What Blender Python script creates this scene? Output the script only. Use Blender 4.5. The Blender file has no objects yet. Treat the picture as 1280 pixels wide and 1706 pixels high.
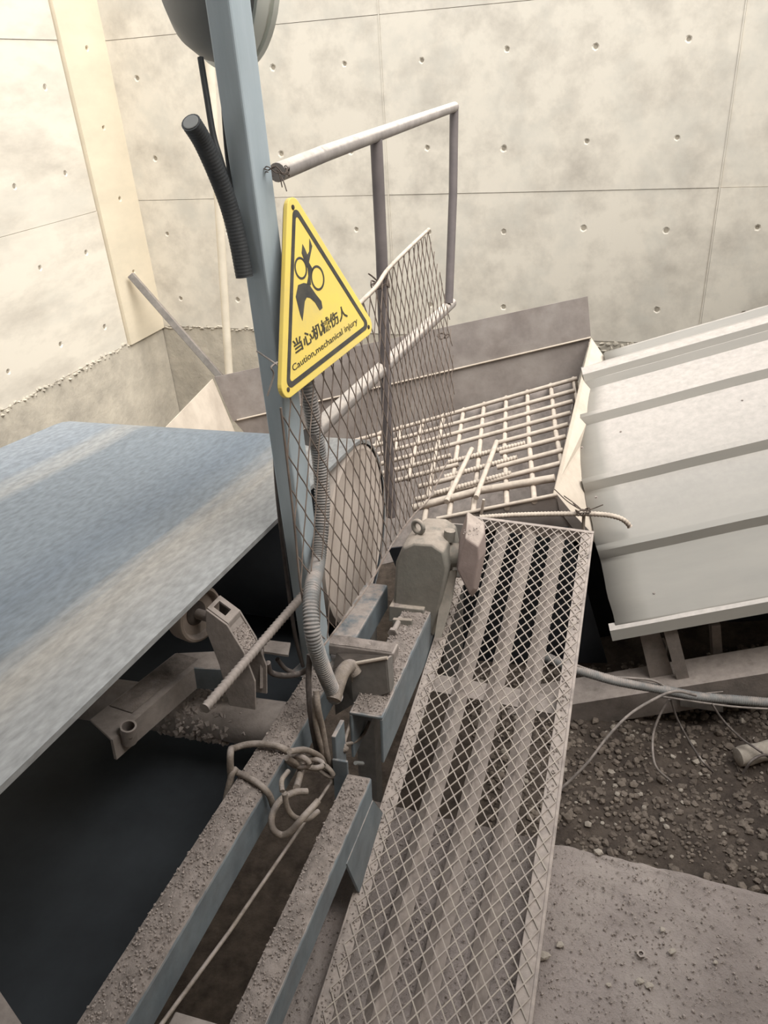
import bpy, math, random
from mathutils import Vector, Matrix, noise
random.seed(11)
SC = bpy.context.scene
COL = SC.collection
V3 = Vector

# ------------------------------------------------------------------ camera
cam_data = bpy.data.cameras.new('camera')
cam = bpy.data.objects.new('camera', cam_data)
COL.objects.link(cam)
cx, cy, cz = V3((0.9975, -0.0351, -0.0618)), V3((0.0710, 0.4928, 0.8673)), V3((-0.0000, -0.8694, 0.4940))
cam.matrix_world = Matrix(((cx.x, cy.x, cz.x, 0), (cx.y, cy.y, cz.y, 0), (cx.z, cy.z, cz.z, 1.6), (0, 0, 0, 1)))
cam_data.sensor_fit = 'HORIZONTAL'
cam_data.sensor_width = 36
cam_data.lens = 36.0
cam_data.clip_start = .02
SC.camera = cam

# ------------------------------------------------------------------ sky, sun, exposure
world = bpy.data.worlds.new('overcast_sky')
SC.world = world
world.use_nodes = True
bg = world.node_tree.nodes['Background']
bg.inputs['Color'].default_value = (.96, .98, 1.0, 1)
bg.inputs['Strength'].default_value = .95
sun_d = bpy.data.lights.new('hazy_sun', 'SUN')
sun_d.energy = 2.9
sun_d.angle = math.radians(55)
sun_d.color = (1.0, .96, .90)
sun = bpy.data.objects.new('hazy_sun', sun_d)
COL.objects.link(sun)
sun.rotation_euler = V3((-.43, .48, -.92)).to_track_quat('-Z', 'Y').to_euler()
SC.view_settings.view_transform = 'Standard'
SC.view_settings.look = 'None'
SC.view_settings.exposure = .92
SC.view_settings.gamma = 1
SC.view_settings.use_curve_mapping = False
SC.cycles.max_bounces = 8
SC.cycles.diffuse_bounces = 5

# ------------------------------------------------------------------ frames of reference of the place
def frame(o, x, y, z):
    x, y, z, o = V3(x), V3(y), V3(z), V3(o)
    return Matrix(((x.x, y.x, z.x, o.x), (x.y, y.y, z.y, o.y), (x.z, y.z, z.z, o.z), (0, 0, 0, 1)))
FC = frame((-0.2511, 1.5482, 0.7200), (0.3067, 0.9440, -0.1219), (0.9511, -0.3090, 0.0000), (0.0377, 0.1159, 0.9925))      # belt conveyor: along, to the right, up
FH = frame((0.5828, 2.3000, 0.3236), (0.9443, -0.1665, 0.2840), (0.1754, 0.9845, -0.0059), (-0.2786, 0.0553, 0.9588))          # hopper and covered feeder: up the incline, back, up
FG = frame((0.4970, 2.2100, 0.2500), (0.9459, -0.3220, -0.0390), (0.3240, 0.9349, 0.1450), (-0.0102, -0.1498, 0.9887))              # mesh gangway: across, along, up
FS = frame((-0.1770, 1.3430, 1.0790), (0.4758, 0.8765, 0.0726), (-0.1435, -0.0041, 0.9896), (0.8677, -0.4813, 0.1239))              # warning sign
WQ, WW = V3((0.1630, 4.9050, 0.9920)), V3((0.9397, -0.3420, -0.0000))
WN = V3((WW.y, -WW.x, 0)); WN.normalize()
if WN.y > 0: WN = -WN
FB = frame((WQ.x, WQ.y, 0), WW, (0, 0, 1), WN)                              # back wall: right, up, into the pit
LV = V3((math.sin(math.radians(20)), math.cos(math.radians(20)), 0))
FL = frame((-1.5, 5.51, 0), -LV, (0, 0, 1), (LV.y, -LV.x, 0))               # left wall: towards camera, up, into the pit
def c(t, r, h): return FC @ V3((t, r, h))
def hp(a, b, w): return FH @ V3((a, b, w))
def gw(x, y, z): return FG @ V3((x, y, z))

# ------------------------------------------------------------------ materials
def lin(r, g, b):
    f = lambda q: (q/255/12.92) if q/255 <= .04045 else ((q/255+.055)/1.055)**2.4
    return (f(r), f(g), f(b), 1)
DUST = lin(170, 159, 152)
def M(name, col, col2=None, scale=6., lo=.35, hi=.65, rough=.85, metal=0., bump=.25, bscale=90., dust=0., dustcol=DUST,
      stretch=None, detail=6., col3=None, s3=2., spec=.3, dlo=.15, dhi=.85, bdist=.004, thin=.7):
    m = bpy.data.materials.new(name); m.use_nodes = True
    nt = m.node_tree; N_, L_ = nt.nodes, nt.links
    b = N_['Principled BSDF']
    b.inputs['Roughness'].default_value = rough; b.inputs['Metallic'].default_value = metal
    b.inputs['Specular IOR Level'].default_value = spec
    tc = N_.new('ShaderNodeTexCoord'); mp = N_.new('ShaderNodeMapping')
    L_.new(tc.outputs['Object'], mp.inputs['Vector'])
    if stretch: mp.inputs['Scale'].default_value = stretch
    def nz(sc, det, src):
        n_ = N_.new('ShaderNodeTexNoise'); n_.inputs['Scale'].default_value = sc; n_.inputs['Detail'].default_value = det
        n_.inputs['Roughness'].default_value = .65
        L_.new(src, n_.inputs['Vector']); return n_.outputs['Fac']
    def ramp(src, a, z):
        r_ = N_.new('ShaderNodeMapRange'); r_.inputs['From Min'].default_value = a; r_.inputs['From Max'].default_value = z
        L_.new(src, r_.inputs['Value']); return r_.outputs['Result']
    def mix(f, a, z):
        x = N_.new('ShaderNodeMix'); x.data_type = 'RGBA'
        L_.new(f, x.inputs[0])
        for s, i in ((a, 6), (z, 7)):
            if isinstance(s, tuple): x.inputs[i].default_value = s
            else: L_.new(s, x.inputs[i])
        return x.outputs[2]
    cur = col
    if col2: cur = mix(ramp(nz(scale, detail, mp.outputs['Vector']), lo, hi), col, col2)
    if col3: cur = mix(ramp(nz(s3, 5, mp.outputs['Vector']), .5, .72), cur, col3)
    if dust > 0:
        g = N_.new('ShaderNodeNewGeometry'); sp = N_.new('ShaderNodeSeparateXYZ')
        L_.new(g.outputs['Normal'], sp.inputs[0])
        up = ramp(sp.outputs['Z'], dlo, dhi)
        nd = ramp(nz(22, 8, tc.outputs['Object']), .62-.5*dust, .75-.35*dust)
        mu = N_.new('ShaderNodeMath'); mu.operation = 'MULTIPLY'; L_.new(up, mu.inputs[0]); L_.new(nd, mu.inputs[1])
        tn = N_.new('ShaderNodeMath'); tn.operation = 'MULTIPLY_ADD'; L_.new(nz(9, 8, tc.outputs['Object']), tn.inputs[0])
        tn.inputs[1].default_value = thin*dust; tn.inputs[2].default_value = -.1*dust
        mx = N_.new('ShaderNodeMath'); mx.operation = 'MAXIMUM'; L_.new(mu.outputs[0], mx.inputs[0]); L_.new(tn.outputs[0], mx.inputs[1])
        mx.use_clamp = True
        cur = mix(mx.outputs[0], cur, mix(ramp(nz(40, 6, tc.outputs['Object']), .3, .7), dustcol, tuple(q*.72 for q in dustcol[:3])+(1,)))
    if isinstance(cur, tuple): b.inputs['Base Color'].default_value = cur
    else: L_.new(cur, b.inputs['Base Color'])
    if bump > 0:
        bp = N_.new('ShaderNodeBump'); bp.inputs['Strength'].default_value = bump; bp.inputs['Distance'].default_value = bdist
        L_.new(nz(bscale, 8, tc.outputs['Object']), bp.inputs['Height']); L_.new(bp.outputs['Normal'], b.inputs['Normal'])
    return m
MAT = {}
MAT['wall'] = M('cast_concrete', lin(217, 210, 197), lin(183, 176, 165), scale=1.5, lo=.45, hi=.70, rough=.9, bump=.15, bscale=40, stretch=(2.6, .3, 2.6), detail=12, col3=lin(198, 194, 184), s3=.9)
MAT['wall_warm'] = M('pilaster_concrete', lin(220, 208, 186), lin(204, 194, 174), scale=2.5, rough=.9, bump=.12, bscale=30, stretch=(1.5, .4, 1.5), detail=8)
MAT['wall_low'] = M('footing_concrete', lin(196, 188, 173), lin(168, 161, 149), scale=5, rough=.95, bump=.5, bscale=18, detail=9, bdist=.01)
MAT['joint'] = M('joint_mortar', lin(176, 167, 152), lin(150, 142, 129), scale=20, rough=.95)
MAT['hole'] = M('tie_hole_shadow_concrete', lin(150, 140, 125), lin(110, 100, 88), scale=30, rough=.95)
MAT['slab'] = M('dusty_slab', lin(164, 153, 148), lin(140, 130, 125), scale=5, rough=.95, bump=1., bscale=110, detail=12, col3=lin(170, 160, 153), s3=2.2, bdist=.007)
MAT['soil'] = M('dark_soil', lin(98, 88, 80), lin(66, 58, 53), scale=14, rough=1, bump=1, bscale=60, detail=10, bdist=.012)
MAT['stone'] = M('gravel_stone', lin(128, 117, 107), lin(92, 83, 76), scale=16, rough=.95, bump=.4, bscale=120)
MAT['stone_pale'] = M('pale_stone', lin(172, 163, 152), lin(146, 137, 127), scale=40, rough=.95, bump=.4, bscale=120)
MAT['grains'] = M('dust_grains', lin(168, 157, 150), lin(144, 134, 128), scale=30, rough=1, bump=.5, bscale=150)
MAT['crust'] = M('dust_crust', lin(156, 145, 138), lin(122, 113, 107), scale=26, rough=1, bump=.9, bscale=150, detail=10)
MAT['blue_steel'] = M('blue_grey_painted_steel', lin(108, 121, 128), lin(84, 95, 102), scale=12, rough=.6, bump=.12, bscale=70, dust=.55, spec=.4)
MAT['post'] = M('pale_blue_painted_steel', lin(172, 184, 191), lin(155, 168, 175), scale=5, rough=.5, bump=.04, bscale=40, stretch=(3, 3, .5), spec=.5, dust=.25, dlo=.5)
MAT['grey_steel'] = M('grey_steel', lin(120, 118, 114), lin(92, 90, 87), scale=10, rough=.7, bump=.15, bscale=80, dust=.8)
MAT['dusty_steel'] = M('dusty_steel', lin(140, 131, 125), lin(108, 101, 96), scale=14, rough=.9, bump=.4, bscale=110, dust=.9)
MAT['pipe'] = M('galvanised_pipe', lin(134, 128, 126), lin(104, 99, 98), scale=12, rough=.6, bump=.1, bscale=80, dust=.85, dustcol=lin(206, 196, 186), dlo=.25, dhi=.6)
MAT['pipe_dark'] = M('dark_painted_pipe', lin(104, 97, 97), lin(82, 77, 79), scale=9, rough=.6, bump=.1, bscale=80, dust=.3, dustcol=lin(170, 158, 150))
MAT['rebar'] = M('dusty_rebar', lin(150, 138, 126), lin(118, 104, 94), scale=18, rough=.9, bump=.3, bscale=120, dust=.95, dustcol=lin(205, 192, 178), dlo=-.1, dhi=.6)
MAT['plate'] = M('hopper_plate_steel', lin(146, 139, 134), lin(122, 114, 110), scale=7, rough=.75, bump=.15, bscale=60, dust=.5, col3=lin(112, 102, 97), s3=4)
MAT['plate_pale'] = M('dusty_pale_plate', lin(205, 193, 178), lin(184, 172, 158), scale=6, rough=.9, bump=.2, bscale=60)
MAT['sheet'] = M('coated_sheet', lin(156, 152, 145), lin(147, 144, 138), scale=4, rough=.5, bump=.03, bscale=20, stretch=(.4, 2, 2), dust=1., dustcol=lin(206, 197, 190), dlo=.80, dhi=1.0, spec=.4, thin=.2)
MAT['belt'] = None
MAT['inner_rubber'] = M('dark_belt_underside', lin(50, 54, 58), lin(40, 43, 47), scale=5, rough=.75, bump=.05)
MAT['rubber'] = M('black_rubber_and_shade', lin(46, 48, 52), lin(36, 38, 42), scale=8, rough=.7, bump=.1)  # drum rubber; the same black paints shade on the added sheets
MAT['hose_black'] = M('black_corrugated_hose', lin(62, 64, 66), lin(50, 52, 54), scale=20, rough=.55, bump=.05, spec=.4)
MAT['hose_grey'] = M('grey_flexible_conduit', lin(136, 138, 138), lin(112, 113, 113), scale=15, rough=.6, bump=.1, bscale=200, dust=.5, spec=.4)
MAT['rope'] = M('dusty_rope', lin(150, 138, 126), lin(112, 102, 93), scale=40, rough=1, bump=.6, bscale=250, dust=.5)
MAT['wire'] = M('grey_cable', lin(138, 130, 124), lin(100, 94, 90), scale=20, rough=.8, bump=.2, dust=.4)
MAT['wire_dark'] = M('dark_cable', lin(92, 84, 80), lin(66, 60, 58), scale=20, rough=.7, bump=.2, dust=.3)
MAT['thin_wire'] = M('thin_tie_wire', lin(110, 98, 90), lin(70, 60, 54), scale=30, rough=.7, bump=0)
MAT['yellow'] = M('sign_yellow', lin(240, 213, 106), lin(228, 204, 116), scale=7, rough=.45, bump=.02, spec=.4, col3=lin(216, 196, 128), s3=6)
MAT['black_print'] = M('sign_black_print', lin(62, 62, 62), lin(84, 82, 76), scale=24, rough=.5, bump=0)
MAT['text_print'] = M('sign_text_print', lin(74, 70, 58), rough=.5, bump=0)
MAT['grey_shell'] = M('grey_housing', lin(118, 119, 117), lin(106, 107, 106), scale=3, rough=.5, bump=.02, spec=.4)
MAT['pale_rim'] = M('pale_rim', lin(214, 216, 208), rough=.4, bump=0, spec=.5)
MAT['motor'] = M('green_grey_casting', lin(122, 121, 114), lin(102, 101, 96), scale=10, rough=.75, bump=.25, bscale=70, dust=.75, dustcol=lin(172, 160, 148))
MAT['tbox'] = M('dusty_pink_grey_box', lin(148, 132, 128), lin(128, 112, 108), scale=8, rough=.85, bump=.3, bscale=100, dust=.8, dustcol=lin(184, 170, 160))
MAT['mesh_guard'] = M('guard_mesh_wire', lin(128, 114, 104), lin(96, 84, 76), scale=16, rough=.8, bump=0, dust=.4)
MAT['mesh_walk'] = M('gangway_mesh_wire', lin(180, 170, 158), lin(152, 142, 132), scale=16, rough=.8, bump=0, dust=.5)
MAT['angle'] = M('dusty_angle_iron', lin(152, 143, 138), lin(124, 115, 110), scale=12, rough=.85, bump=.3, bscale=90, dust=.6, dustcol=lin(178, 166, 158))
MAT['roller'] = M('dusty_roller', lin(152, 138, 126), lin(126, 113, 103), scale=9, rough=.9, bump=.2, dust=.5)
MAT['dark_hub'] = M('dark_hub', lin(84, 76, 70), lin(60, 54, 50), scale=15, rough=.9)
MAT['cream'] = M('cream_pipe', lin(224, 214, 196), lin(206, 196, 178), scale=4, rough=.7, bump=.05)
MAT['pulley'] = M('dusty_pulley', lin(202, 190, 180), lin(180, 167, 157), scale=4, rough=.95, bump=.25, bscale=40, stretch=(2, 2, .6))
MAT['shade_blocker'] = M('light_blocker', lin(170, 160, 145), rough=.95)  # plain tone for the added, unseen roof and rear wall

# belt: grey-blue worn rubber with dusty streaks running along it
def belt_material():
    m = bpy.data.materials.new('worn_belt_rubber'); m.use_nodes = True
    nt = m.node_tree; n = nt.nodes; l = nt.links; b = n['Principled BSDF']
    b.inputs['Roughness'].default_value = .5; b.inputs['Specular IOR Level'].default_value = .35
    tc = n.new('ShaderNodeTexCoord'); sp = n.new('ShaderNodeSeparateXYZ'); l.new(tc.outputs['Object'], sp.inputs[0])
    mp = n.new('ShaderNodeMapping'); mp.inputs['Scale'].default_value = (.5, 10, 1); l.new(tc.outputs['Object'], mp.inputs['Vector'])
    n1 = n.new('ShaderNodeTexNoise'); n1.inputs['Scale'].default_value = 1.6; n1.inputs['Detail'].default_value = 10; n1.inputs['Roughness'].default_value = .7; l.new(mp.outputs[0], n1.inputs['Vector'])
    n2 = n.new('ShaderNodeTexNoise'); n2.inputs['Scale'].default_value = 85; n2.inputs['Detail'].default_value = 6
    mp2 = n.new('ShaderNodeMapping'); mp2.inputs['Scale'].default_value = (.4, 1, 1); l.new(tc.outputs['Object'], mp2.inputs['Vector']); l.new(mp2.outputs[0], n2.inputs['Vector'])
    cr = n.new('ShaderNodeValToRGB'); e = cr.color_ramp.elements
    stops = [(0., (136, 143, 150)), (.13, (128, 136, 144)), (.20, (146, 147, 146)), (.26, (116, 124, 131)), (.50, (112, 121, 129)), (.66, (100, 110, 120)), (.76, (108, 116, 123)),
             (.83, (146, 142, 136)), (.92, (138, 138, 137)), (1., (140, 141, 141))]
    e[0].position, e[0].color = stops[0][0], lin(*stops[0][1]); e[1].position, e[1].color = 1., lin(*stops[-1][1])
    for p, q in stops[1:-1]:
        x = e.new(p); x.color = lin(*q)
    wob = n.new('ShaderNodeMath'); wob.operation = 'MULTIPLY_ADD'; l.new(n1.outputs['Fac'], wob.inputs[0]); wob.inputs[1].default_value = .16; wob.inputs[2].default_value = -.08
    mr = n.new('ShaderNodeMapRange'); mr.inputs['From Min'].default_value = -1.0; mr.inputs['From Max'].default_value = 0; l.new(sp.outputs['Y'], mr.inputs['Value'])
    ad = n.new('ShaderNodeMath'); l.new(mr.outputs[0], ad.inputs[0]); l.new(wob.outputs[0], ad.inputs[1]); l.new(ad.outputs[0], cr.inputs[0])
    mx = n.new('ShaderNodeMix'); mx.data_type = 'RGBA'; mx.blend_type = 'OVERLAY'; mx.inputs[0].default_value = .22
    l.new(cr.outputs[0], mx.inputs[6])
    g = n.new('ShaderNodeMapRange'); g.inputs['From Min'].default_value = .3; g.inputs['From Max'].default_value = .7; l.new(n2.outputs['Fac'], g.inputs['Value'])
    l.new(g.outputs[0], mx.inputs[7]); l.new(mx.outputs[2], b.inputs['Base Color'])
    bp = n.new('ShaderNodeBump'); bp.inputs['Strength'].default_value = .08; l.new(n2.outputs['Fac'], bp.inputs['Height']); l.new(bp.outputs[0], b.inputs['Normal'])
    return m
MAT['belt'] = belt_material()

# ------------------------------------------------------------------ mesh helpers
def basis(d):
    d = V3(d).normalized()
    a = V3((0, 0, 1)) if abs(d.z) < .9 else V3((1, 0, 0))
    x = a.cross(d).normalized()
    return x, d.cross(x).normalized(), d
class MB:
    def __init__(s): s.v = []; s.f = []
    def add(s, vs, fs):
        k = len(s.v); s.v += [V3(q) for q in vs]; s.f += [tuple(i+k for i in q) for q in fs]; return s
    def hexa(s, p):
        return s.add(p, [(0, 3, 2, 1), (4, 5, 6, 7), (0, 1, 5, 4), (1, 2, 6, 5), (2, 3, 7, 6), (3, 0, 4, 7)])
    def box(s, F, lo, hi):
        (x0, y0, z0), (x1, y1, z1) = lo, hi
        return s.hexa([F @ V3(q) for q in ((x0, y0, z0), (x1, y0, z0), (x1, y1, z0), (x0, y1, z0), (x0, y0, z1), (x1, y0, z1), (x1, y1, z1), (x0, y1, z1))])
    def prism(s, poly, vec):
        n_ = len(poly); vec = V3(vec); p = [V3(q) for q in poly]
        s.add(p + [q+vec for q in p], [tuple(reversed(range(n_))), tuple(range(n_, 2*n_))] + [(i, (i+1) % n_, (i+1) % n_+n_, i+n_) for i in range(n_)])
        return s
    def plate(s, poly, th):
        p = [V3(q) for q in poly]; n_ = (p[1]-p[0]).cross(p[2]-p[0]).normalized()
        return s.prism([q-n_*th/2 for q in p], n_*th)
    def tube(s, pts, r, n=8, cap=True):
        p = [V3(q) for q in pts]; rr = r if isinstance(r, (list, tuple)) else [r]*len(p)
        d = (p[1]-p[0]).normalized(); x, y, _ = basis(d); vs = []
        for i, q in enumerate(p):
            d2 = (p[min(i+1, len(p)-1)]-p[max(i-1, 0)]).normalized()
            ax = d.cross(d2)
            if ax.length > 1e-7:
                R_ = Matrix.Rotation(d.angle(d2), 3, ax.normalized()); x = R_ @ x; y = R_ @ y
            d = d2
            vs += [q + (x*math.cos(6.28318*k/n) + y*math.sin(6.28318*k/n))*rr[i] for k in range(n)]
        fs = [(i*n+k, i*n+(k+1) % n, (i+1)*n+(k+1) % n, (i+1)*n+k) for i in range(len(p)-1) for k in range(n)]
        if cap: fs += [tuple(reversed(range(n))), tuple(range((len(p)-1)*n, len(p)*n))]
        return s.add(vs, fs)
    def lathe(s, o, axis, prof, n=24):
        x, y, d = basis(axis); o = V3(o); vs = []
        for r, z in prof: vs += [o + d*z + (x*math.cos(6.28318*k/n) + y*math.sin(6.28318*k/n))*r for k in range(n)]
        m = len(prof)
        fs = [(i*n+k, i*n+(k+1) % n, (i+1)*n+(k+1) % n, (i+1)*n+k) for i in range(m-1) for k in range(n)]
        fs += [tuple(reversed(range(n))), tuple(range((m-1)*n, m*n))]
        return s.add(vs, fs)
    def lump(s, o, sx, sy, sz, rnd=.25):
        g = 1.618; vs = []
        rot = Matrix.Rotation(random.uniform(0, 6.28), 3, V3((random.uniform(-1, 1), random.uniform(-1, 1), random.uniform(-1, 1))).normalized())
        for q in ((-1, g, 0), (1, g, 0), (-1, -g, 0), (1, -g, 0), (0, -1, g), (0, 1, g), (0, -1, -g), (0, 1, -g), (g, 0, -1), (g, 0, 1), (-g, 0, -1), (-g, 0, 1)):
            d = rot @ V3(q).normalized()*random.uniform(1-rnd, 1+rnd)
            vs.append(V3(o)+V3((d.x*sx, d.y*sy, d.z*sz)))
        return s.add(vs, ICO)
    def grain(s, o, a):
        rot = Matrix.Rotation(random.uniform(0, 6.28), 3, V3((random.uniform(-1, 1), random.uniform(-1, 1), .3)).normalized())
        vs = [V3(o)+rot @ V3(q)*a*random.uniform(.7, 1.3) for q in ((1, 0, 0), (-1, 0, 0), (0, 1, 0), (0, -1, 0), (0, 0, .8), (0, 0, -.8))]
        return s.add(vs, [(0, 2, 4), (2, 1, 4), (1, 3, 4), (3, 0, 4), (2, 0, 5), (1, 2, 5), (3, 1, 5), (0, 3, 5)])
    def build(s, name, mat, parent=None, smooth=False, bevel=0, kind=None, label=None):
        if parent is not None:
            inv = world_of(parent).inverted(); loc = None
        else:
            lo = V3((min(q.x for q in s.v), min(q.y for q in s.v), min(q.z for q in s.v))); hi = V3((max(q.x for q in s.v), max(q.y for q in s.v), max(q.z for q in s.v)))
            loc = V3(((lo.x+hi.x)/2, (lo.y+hi.y)/2, lo.z)); inv = Matrix.Translation(-loc)
        me = bpy.data.meshes.new(name)
        me.from_pydata([inv @ q for q in s.v], [], s.f); me.update()
        if smooth:
            me.polygons.foreach_set('use_smooth', [True]*len(me.polygons)); me.set_sharp_from_angle(angle=math.radians(smooth if smooth is not True else 40))
        me.materials.append(MAT[mat] if isinstance(mat, str) else mat)
        o = bpy.data.objects.new(name, me); COL.objects.link(o)
        if parent is not None: o.parent = parent
        else: o.location = loc; WM[o.name] = Matrix.Translation(loc)
        if bevel:
            bv = o.modifiers.new('edge', 'BEVEL'); bv.width = bevel; bv.segments = 2; bv.limit_method = 'ANGLE'
        if kind: o['kind'] = kind
        if label: o['label'] = label
        return o
ICO = [(0, 11, 5), (0, 5, 1), (0, 1, 7), (0, 7, 10), (0, 10, 11), (1, 5, 9), (5, 11, 4), (11, 10, 2), (10, 7, 6), (7, 1, 8), (3, 9, 4), (3, 4, 2), (3, 2, 6), (3, 6, 8), (3, 8, 9), (4, 9, 5), (2, 4, 11), (6, 2, 10), (8, 6, 7), (9, 8, 1)]
WM = {}
def world_of(o):
    while o.parent is not None: o = o.parent
    return WM.get(o.name, Matrix.Identity(4))
def thing(name, label, cat, at, group=None):
    o = bpy.data.objects.new(name, None); COL.objects.link(o)
    o.empty_display_size = .05
    m = at if isinstance(at, Matrix) else Matrix.Translation(V3(at))
    o.matrix_world = m; WM[o.name] = m
    return tag(o, label, cat, group)
def tag(o, label, cat, group=None):
    o['label'] = label; o['category'] = cat
    if group: o['group'] = group
    return o
def struct(o, label=None, cat=None):
    o['kind'] = 'structure'
    if label: o['label'] = label
    if cat: o['category'] = cat
    return o
def smoothpath(pts, k=6):
    p = [V3(q) for q in pts]; p = [p[0]*2-p[1]] + p + [p[-1]*2-p[-2]]; out = []
    for i in range(1, len(p)-2):
        for j in range(k):
            t = j/k; a, b, c_, d = p[i-1:i+3]
            out.append(.5*((2*b)+(c_-a)*t+(2*a-5*b+4*c_-d)*t*t+(3*b-a-3*c_+d)*t**3))
    return out+[p[-2]]
def resample(pts, step):
    out = [pts[0]]; need = step
    for a, b in zip(pts, pts[1:]):
        L = (b-a).length; pos = 0.
        while L-pos >= need:
            pos += need; need = step; out.append(a.lerp(b, pos/L))
        need -= L-pos
    return out
def hose(pts, r, pitch=.005, amp=.12, n=12):
    q = resample(smoothpath(pts, 14), pitch/4)
    return MB().tube(q, [r*(1+amp*(1, .6, -1, -.6)[i % 4]) for i in range(len(q))], n)
def rebar(a, b, r, pitch=.011, n=8, bend=None):
    pts = [V3(a), V3(b)] if bend is None else smoothpath(bend, 8)
    q = resample(pts, pitch/3)
    return MB().tube(q, [r*(1.14 if i % 3 == 0 else .94) for i in range(len(q))], n)
def crust(F, x0, x1, y0, y1, z, hmax, nx, ny, seed, floor=-.002):
    """layer of settled dust with an uneven surface on the top of a member"""
    m = MB(); vs = []
    for i in range(nx+1):
        for j in range(ny+1):
            x = x0+(x1-x0)*i/nx; y = y0+(y1-y0)*j/ny
            e = min(1, 3*min(j, ny-j)/ny+.15)*min(1, 6*min(i, nx-i)/nx+.2)
            h = .5+.8*noise.noise(V3((x*22+seed, y*22, seed)))+.6*noise.noise(V3((x*70, y*70+seed, 2*seed)))+.4*noise.noise(V3((x*160, y*160+seed, seed)))
            vs.append(F @ V3((x, y, z+max(floor, h*hmax*e))))
    m.add(vs, [(i*(ny+1)+j, (i+1)*(ny+1)+j, (i+1)*(ny+1)+j+1, i*(ny+1)+j+1) for i in range(nx) for j in range(ny)])
    return m
def grains(F, x0, x1, y0, y1, z, n, a0, a1):
    m = MB()
    for i in range(n):
        a = random.uniform(a0, a1)**1.0
        m.grain(F @ V3((random.uniform(x0, x1), random.uniform(y0, y1), z+a*.4)), a)
    return m
def inside(p, poly):
    x, y = p; r = False; j = len(poly)-1
    for i in range(len(poly)):
        xi, yi = poly[i]; xj, yj = poly[j]
        if (yi > y) != (yj > y) and x < (xj-xi)*(y-yi)/(yj-yi)+xi: r = not r
        j = i
    return r

# ------------------------------------------------------------------ walls
def wall_panel(F, x0, x1, z0, z1, hx, hz, parent, mat='wall', off=0., th=.012, gap=.0014):
    """one formwork panel imprint: slab with real conical tie holes"""
    x0 += gap; x1 -= gap; z0 += gap; z1 -= gap
    hx = [x for x in hx if x0+.04 < x < x1-.04]; hz = [z for z in hz if z0+.04 < z < z1-.04]
    m = MB(); P = lambda x, z, y: F @ V3((x, z, y+off))
    xs = [x0]+[(a+b)/2 for a, b in zip(hx, hx[1:])]+[x1]; zs = [z0]+[(a+b)/2 for a, b in zip(hz, hz[1:])]+[z1]
    if not hx or not hz:
        m.box(F, (x0, z0, off-th), (x1, z1, off))
    else:
        for i, X in enumerate(hx):
            for j, Z in enumerate(hz):
                a, b, c_, d = xs[i], xs[i+1], zs[j], zs[j+1]
                X2 = X+random.uniform(-.012, .012); Z2 = Z+random.uniform(-.012, .012)
                k = 20; sq = []; r1 = []; r2 = []; r3 = []
                R = random.uniform(.012, .016)
                for q in range(k):
                    t = q/k*4; s = int(t); u = t-s
                    sq.append(P(*((a+(b-a)*u, c_), (b, c_+(d-c_)*u), (b-(b-a)*u, d), (a, d-(d-c_)*u))[s], 0))
                    an = math.atan2(sq[-1].z-Z2, (F.inverted() @ sq[-1]).x-X2)
                    jit = random.uniform(.9, 1.15)
                    r1.append(P(X2+R*1.25*jit*math.cos(an), Z2+R*1.25*jit*math.sin(an), 0)); r2.append(P(X2+R*.8*math.cos(an), Z2+R*.8*math.sin(an), -.005)); r3.append(P(X2+R*.62*math.cos(an), Z2+R*.62*math.sin(an), -.028))
                vs = sq+r1+r2+r3+[P(X2, Z2, -.03)]
                fs = []
                for q in range(k):
                    w = (q+1) % k
                    for l_ in range(3): fs.append((l_*k+q, l_*k+w, (l_+1)*k+w, (l_+1)*k+q))
                    fs.append((3*k+q, 3*k+w, 4*k))
                m.add(vs, fs)
        e = [(x0, z0), (x1, z0), (x1, z1), (x0, z1)]
        m.add([P(x, z, 0) for x, z in e]+[P(x, z, -th) for x, z in e], [(i, i+4, (i+1) % 4+4, (i+1) % 4) for i in range(4)])
    return m.build('formwork_panel', mat, parent)
def ragged(F, x0, x1, z, y, n, amp, parent, name='rough_joint', mat='joint'):
    m = MB()
    for i in range(n):
        x = x0+(x1-x0)*i/n+random.uniform(-.01, .01)
        m.lump(F @ V3((x, z+random.uniform(-.6, .4)*amp, y-.006)), .02*random.uniform(.4, 1.4), .009, amp*random.uniform(.12, .4), .35)
    o = m.build(name, mat, parent); o['kind'] = 'stuff'; return o
HZ = [.32, .768, 1.213, 1.662, 2.11, 2.56]
ROWS = [(.13, .975), (.975, 1.88), (1.88, 2.79)]
wb = struct(MB().box(FB, (-1.9, -1.15, -.35), (3.7, 2.8, -.008)).build('wall_back', 'joint'), 'board-marked concrete wall at the back of the pit', 'wall')
for k, (a, b) in enumerate(((-1.77, 0), (0, 1.828), (1.828, 3.66))):
    for z0, z1 in ROWS:
        wall_panel(FB, a, b, z0, z1, [.24+.45*i-(.01 if a < 0 else 0) for i in range(-4, 9) if a < .24+.45*i < b], HZ, wb, off=random.uniform(-.004, .002))
MB().box(FB, (-1.78, -1.12, -.03), (3.66, .128, -.006)).build('footing_course', 'wall_low', wb)
ragged(FB, -1.75, -.7, .135, .0, 46, .03, wb, mat='wall_low'); ragged(FB, 1.2, 2.6, .10, .0, 70, .05, wb, mat='wall_low')
for x, w_ in ((-.006, .012), (1.822, .012)):
    MB().box(FB, (x, .13, -.004), (x+w_*.5, 2.79, .003)).build('joint_fin', 'wall', wb)
wl = struct(MB().box(FL, (-.1, -1.15, -.35), (6.5, 2.8, -.008)).build('wall_left', 'joint'), 'pale concrete wall along the left of the pit', 'wall')
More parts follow.
